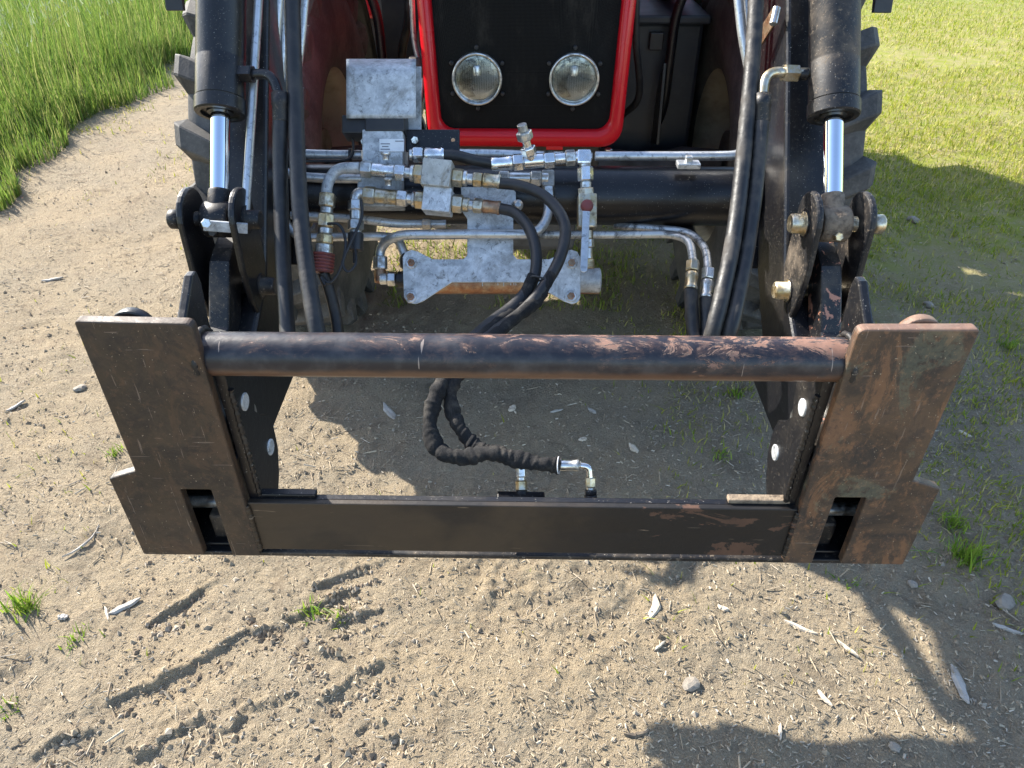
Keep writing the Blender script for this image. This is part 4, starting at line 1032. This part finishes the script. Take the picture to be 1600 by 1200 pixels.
bv = run(valve, at(914, 250, TD), at(920, 425, TD + .03), [('ring', .0, .06, 9, 'zinc'), ('nut', .06, .19, 12, 'zinc_clean'), ('ring', .19, .25, 9, 'zinc'), ('nut', .25, .32, 13, 'brass'),
    ('ring', .62, .70, 9, 'brass'), ('nut', .70, .78, 9.5, 'zinc'), ('ring', .78, .88, 7, 'zinc'), ('nut', .88, .97, 9.5, 'brass')])
ball = MB().box(at(917, 331, TD + .01), (.040, .072, .036), m3).build('ball_valve', M['brass'], valve, .003, 2)
MB().lathe(at(917, 322, TD - .008), -FWD, [(0, .0135), (.006, .013), (.010, .010), (.011, .004)], 20).build('valve_stem', M['red_cap'], ball)
p0, p1 = at(916, 330, TD - .02), at(912, 420, TD - .035)
ex = (p1 - p0).normalized(); ez = (-FWD - ex * (-FWD).dot(ex)).normalized(); ey = ez.cross(ex)
MB().box((p0 + p1) / 2, ((p1 - p0).length, .0155, .004), Matrix((ex, ey, ez)).transposed()).cyl(p1 + ez * .002, p1 - ez * .002, .0078, 14, 0).build('lever', M['galv_pipe'], ball, .001)
# short fittings above the looping pipe
run(valve, at(778, 278, VD + .02), at(866, 279, VD + .02), [('nut', .02, .2, 12, 'zinc'), ('ring', .2, .58, 9.5, 'zinc'), ('nut', .58, .77, 12, 'zinc'), ('ring', .77, .9, 9.5, 'zinc')])
MB().box(at(856, 280, VD + .025), (.028, .036, .028), m3).build('elbow_body', M['galv'], valve, .004, 2)
run(valve, at(856, 292, VD + .025), at(857, 312, VD + .025), [('nut', 0, 1, 11, 'zinc')])
# left couplings with dust caps
pipe([at(562, 262, VD - .02), at(525, 263, VD - .02), at(510, 290, VD - .025), at(511, 312, VD - .025)], .0118, .045, 'galv', valve, 'elbow_pipe')
run(valve, at(512, 302, VD - .025), at(504, 430, VD - .02), [('nut', .0, .17, 12.5, 'brass'), ('ring', .17, .25, 10, 'zinc'), ('nut', .25, .42, 13, 'brass'), ('ring', .42, .50, 11, 'zinc'),
    ('nut', .5, .62, 13, 'brass'), ('ring', .62, .74, 13.5, 'zinc')])
a, b = at(506, 396, VD - .02), at(504, 426, VD - .02); L = (b - a).length; pr = []
for i in range(6): pr += [(L * i / 6, .0235), (L * (i + .55) / 6, .0235), (L * (i + .6) / 6, .021), (L * (i + .95) / 6, .021)]
MB().lathe(a, b - a, [(0, .018)] + pr + [(L, .022)], 28).build('dust_cap', M['red_cap'], valve)
pipe([at(574, 302, VD), at(557, 302, VD), at(555, 330, VD)], .013, .02, 'zinc', valve, 'elbow_pipe')
run(valve, at(556, 308, VD), at(556, 394, VD), [('nut', .06, .25, 12, 'zinc'), ('ring', .25, .42, 9.5, 'zinc'), ('nut', .42, .6, 12, 'zinc'), ('ring', .6, .68, 9, 'zinc')])
MB().cyl(at(556, 364, VD), at(555, 392, VD), .017, 22).build('dust_cap', M['plastic'], valve)
hose([at(505, 426, VD - .02), at(514, 450, VD - .01), at(524, 490, VD), at(529, 530, VD), at(529, 575, VD + .05)], .0125, 'hose', parent=valve)
hose([at(504, 350, VD - .035), at(530, 352, VD - .04), at(540, 380, VD - .04), at(532, 420, VD - .04), at(516, 442, VD - .04), at(502, 434, VD - .04), at(508, 446, VD - .045)], .0032, 'plastic', 'lanyard', valve)
hose([at(564, 312, VD - .03), at(565, 340, VD - .03), at(550, 375, VD - .04), at(536, 410, VD - .04), at(544, 425, VD - .04), at(556, 412, VD - .035), at(555, 390, VD - .02)], .0032, 'plastic', 'lanyard', valve)
MB().cyl(at(555, 390, VD), at(555, 412, VD), .006, 12).build('cap_tail', M['plastic'], valve)

# ---- galvanised bracket hanging below the cross tube
BD = 1.615
poly = [(720, 292), (798, 292), (806, 300), (806, 336), (802, 340), (802, 398), (808, 405), (858, 405), (884, 393), (893, 390), (902, 393), (907, 402), (907, 464), (903, 472), (894, 475), (882, 471),
        (828, 441), (706, 441), (662, 470), (650, 475), (637, 473), (631, 464), (629, 402), (633, 394), (643, 390), (653, 393), (676, 405), (724, 405), (730, 399), (730, 342), (722, 330)]
pl = [at(x, y, BD) for x, y in poly]
cb = MB().prism(pl, Vector((0, 0, 0)), FWD * .006).build('coupler_bracket', M['galv_bright'], loader, .0012, label='galvanised T shaped bracket with four corner bolts')
for x, y in ((643, 411), (642, 464), (893, 411), (892, 463)):
    q = at(x, y, BD)
    b = MB().lathe(q, -FWD, [(-.002, .0125), (.0025, .0125), (.003, .011)], 22).build('washer', M['zinc'], cb)
    MB().lathe(q - FWD * .003, -FWD, [(0, .0085), (.006, .0085), (.007, .007), (.007, .0045), (.003, .0045)], hexa=True).build('bolt', M['rusty_fit'], cb)
q = at(809, 321, BD - .004); MB().lathe(q, -FWD, [(0, .012), (.004, .012), (.004, .008), (.009, .008), (.010, .005)], 18).build('bolt', M['zinc'], cb)
a, b = at(634, 441, BD + .055), at(937, 441, BD + .055)
acc = MB().cyl(a, b, .0268, 28, .002).build('accumulator', M['rusty_fit'], cb)
MB().cyl(at(903, 438, BD + .03), at(938, 438, BD + .03), .0275, 28, .003).build('end_cap', M['galv'], cb)
MB().lathe(at(622, 437, BD + .03), at(634, 437, BD + .03) - at(622, 437, BD + .03), [(0, .018), (.02, .02)], 20).build('end_cap', M['black'], cb)
for k, x in enumerate((754, 778, 787, 798, 803, 806)):
    hgt = .009 if k in (0, 2) else .005
    MB().box(at(x, 444, BD + .027), (.0018, hgt, .0008), m3).build('print_mark', M['label'], acc)

# ---- the two hoses that dive behind the frame and return to its lower beam
HA = [at(778, 286, VD - .04), at(815, 291, 1.545), at(855, 310, 1.52), at(882, 350, 1.49), at(876, 400, 1.47), at(848, 450, 1.45), at(815, 488, 1.42), at(770, 520, 1.36), at(722, 560, 1.28), at(698, 592, 1.22)]
hose(HA, .0118, 'hose')
HB = [at(778, 325, VD - .03), at(805, 333, 1.55), at(828, 360, 1.52), at(838, 400, 1.49), at(832, 440, 1.47), at(805, 475, 1.44), at(760, 510, 1.38), at(712, 556, 1.29), at(690, 596, 1.23)]
hose(HB, .0118, 'hose')
rg = random.Random(3)
wr = [rg.uniform(.86, 1.14) for _ in range(140)]
def crumple(t, a):
    i = t * 95 + .8 * math.sin(a + t * 9); i = max(0, i); k = int(i); f = i - k; f = f * f * (3 - 2 * f)
    return wr[k] * (1 - f) + wr[k + 1] * f + .10 * math.sin(2 * a + t * 40)
sa = hose([at(832, 432, 1.468), at(810, 480, 1.44), at(768, 514, 1.375), at(720, 558, 1.285), at(693, 594, 1.225), at(677, 632, 1.21), at(672, 672, 1.2), at(687, 704, 1.19), at(722, 715, 1.18), at(760, 708, 1.17), at(800, 716, 1.165), at(840, 724, 1.16), at(874, 727, 1.16)], .0128, 'sleeve', 'sleeved_hose', rf=crumple, n=20, seg=20)
hose([at(862, 428, 1.458), at(838, 470, 1.44), at(792, 508, 1.38), at(742, 552, 1.29), at(711, 592, 1.23), at(704, 625, 1.22), at(714, 660, 1.21), at(735, 690, 1.20), at(760, 704, 1.19), at(790, 711, 1.175), at(813, 720, 1.165)], .0116, 'sleeve', 'sleeved_hose', rf=crumple, n=20, seg=20)
for q, nn in ((at(846, 436, 1.462), 0), (at(873, 727, 1.16), 1)):
    pts = [q + (RGT if nn == 0 else UPV) * (.024 * math.cos(t) if nn == 0 else .0135 * math.cos(t)) + (FWD * .016 * math.sin(t)) + (UPV * .004 * math.sin(t * 2) if nn == 0 else RGT * .003 * math.sin(t)) for t in np.linspace(0, 2 * math.pi, 24)]
    MB().tube(pts, .0022 if nn == 0 else .0009, 6).build('cable_tie', M['plastic'] if nn == 0 else M['label'], sa)
run(sa, at(874, 727, 1.16), at(908, 727, 1.155), [('ferrule', 0, .9, 8.5, 'zinc'), ('ring', .9, 1, 6, 'zinc')])
pipe([at(905, 727, 1.155), at(921, 729, 1.155), at(923, 752, 1.16)], .0052, .02, 'zinc_clean', sa, 'elbow')
run(sa, at(923, 745, 1.16), at(923, 790, 1.165), [('nut', 0, .35, 8.5, 'brass'), ('ring', .35, .45, 6.5, 'zinc'), ('nut', .45, .62, 9.5, 'black_dusty'), ('ring', .62, 1.0, 10, 'plastic')])
run(sa, at(814, 722, 1.165), at(815, 768, 1.165), [('ring', 0, .15, 5, 'zinc'), ('nut', .15, .5, 8, 'zinc'), ('ring', .5, .62, 6, 'zinc'), ('nut', .62, .95, 9, 'brass'), ('ring', .95, 1.1, 9, 'plastic')])

# ================================================================== attachment frame
frame = thing('quick_attach_frame', 'rusty black quick attach frame with two plates, round tube and lower beam', 'attach frame', (0, .82, 0))
frame.location.z = -.009
FY, TH = .787, .016
def rounded(poly, rads, n=5):
    out = []
    m = len(poly)
    for i in range(m):
        p = Vector(poly[i]); r = rads[i]
        if r <= 0: out.append(p); continue
        a = (Vector(poly[i - 1]) - p); b = (Vector(poly[(i + 1) % m]) - p)
        s_, e_ = p + a.normalized() * r, p + b.normalized() * r
        for k in range(n + 1):
            t = k / n; out.append(s_ * (1 - t) ** 2 + p * 2 * t * (1 - t) + e_ * t * t)
    return out
for s in (-1, 1):
    mt = M['plate_dark'] if s < 0 else M['plate_rust']
    lab = 'dark brown mounting plate with locking slot' if s < 0 else 'rust orange mounting plate with green scrapes and locking slot'
    # one outline: outer side, tab, slot open to the bottom, inner side
    pts = [(.418, .690), (.418, 1.126), (.567, 1.128), (.566, .872), (.610, .856), (.607, .690), (.509, .690), (.509, .836), (.463, .836), (.463, .690)]
    rads = [0, .011, .006, 0, 0, 0, 0, .003, .003, 0]
    pp = rounded([(x * s, z, 0) for x, z in pts], rads)
    pl = [Vector((p.x, FY, p.y)) for p in pp]
    plate = MB().prism(pl, Vector((0, 0, 0)), Vector((0, TH, 0))).build('mounting_plate', mt, frame, .0022, 2, label=lab)
    # closing box behind the tab and slot; top cap added to keep sun out
    MB().box((s * .585, FY + .063, .770), (.014, .095, .158)).box((s * .445, FY + .063, .770), (.012, .095, .158)).box((s * .515, FY + .1065, .7695), (.132, .009, .154)).box((s * .515, FY + .062, .6935), (.126, .083, .006)).box((s * .515, FY + .0605, .8455), (.128, .0845, .006)).build('pin_housing', M['black'], plate, .002)
    MB().cyl((s * .453, FY + .060, .752), (s * .577, FY + .060, .752), .0105, 20).build('locking_bar', M['zinc'], plate)
    MB().box((s * .486, FY + .05, .715), (.034, .03, .06)).build('locking_wedge', M['black_dusty'], plate, .006)
    # upper lug behind the plate and ear
    MB().lathe((s * .508, FY + TH + .004, 1.1015), (0, 1, 0), [(0, .0290), (.014, .0290)], 28, smooth=True).build('lug', M['black'] if s < 0 else M['plate_rust'], plate, .002)
    ear = [(FY + TH + .001, .80), (FY + TH + .001, 1.085), (.845, 1.112), (.885, 1.142), (.9, 1.142), (.905, 1.12), (.896, 1.06), (.905, 1.0), (.93, .93), (.93, .85), (.90, .80)]
    MB().plate_x(ear, s * .448, s * .461).build('ear', M['black'] if s < 0 else M['black_chip'], frame, .003)
    # inner bracket with two pins
    br = [(FY + TH + .001, .722), (FY + TH + .001, 1.035), (.862, 1.035), (.884, .985), (.876, .945), (.866, .925), (.882, .905), (.908, .885), (.918, .855), (.915, .81), (.895, .77), (.862, .735), (.85, .722)]
    brk = MB().plate_x(br, s * .402, s * .417).build('bracket', M['black_clean'] if s < 0 else M['black'], frame, .0015)
    for (py_, pz_) in ((.840, .962), (.886, .836)):
        MB().lathe((s * .408, py_, pz_), (-s, 0, 0), [(0, .0135), (.0075, .0135), (.0085, .012)], 22).build('pin', M['galv'], brk)
    # weld bead between tube and plate
    wp = [Vector((s * .430, .822 + .0335 * math.cos(t), 1.0575 + .0335 * math.sin(t))) for t in np.linspace(0, 2 * math.pi, 40)]
    MB().tube(wp, .0045, 8, lambda t, a: 1 + .25 * math.sin(t * 95)).build('weld', M['black_dusty'], frame)
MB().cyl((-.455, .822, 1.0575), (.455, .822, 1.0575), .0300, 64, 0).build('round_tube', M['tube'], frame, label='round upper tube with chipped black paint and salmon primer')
MB().box((0, FY + .011, .752), (.836, .010, .104)).build('lower_beam', M['beam'], frame, .0015, label='flat lower beam with worn black paint')
MB().box((0, FY + .0215, .8005), (.834, .011, .006)).build('beam_flange', M['black'], frame, .001)
MB().box((0, FY + .034, .6845), (1.15, .05, .009)).build('bottom_lip', M['black_dusty'], frame, .002)
for s in (-1, 1):
    MB().box((s * .362, FY + .024, .8075), (.095, .014, .008)).build('wear_pad', M['black'] if s < 0 else M['soil'], frame, .002)
for s in (-1, 1):                                         # weld seams, plates to beam and bracket to plate
    rg2 = random.Random(5 + s)
    pts = [Vector((s * (.4175 + rg2.uniform(-.0006, .0006)), FY + .0045, .702 + .098 * k / 40)) for k in range(41)]
    MB().tube(pts, .0042, 8, lambda t, a: 1 + .22 * math.sin(t * 150) + .1 * math.sin(t * 37)).build('weld', M['beam'], frame)
    pts = [Vector((s * (.400 + rg2.uniform(-.0006, .0006)), FY + TH + .002, .81 + .20 * k / 60)) for k in range(61)]
    MB().tube(pts, .0040, 8, lambda t, a: 1 + .22 * math.sin(t * 260) + .1 * math.sin(t * 50)).build('weld', M['black'], frame)
# base plate of the hose fittings on the beam
MB().box(at(814, 777, 1.15), (.075, .03, .016)).build('port_block', M['black_clean'], frame, .002)
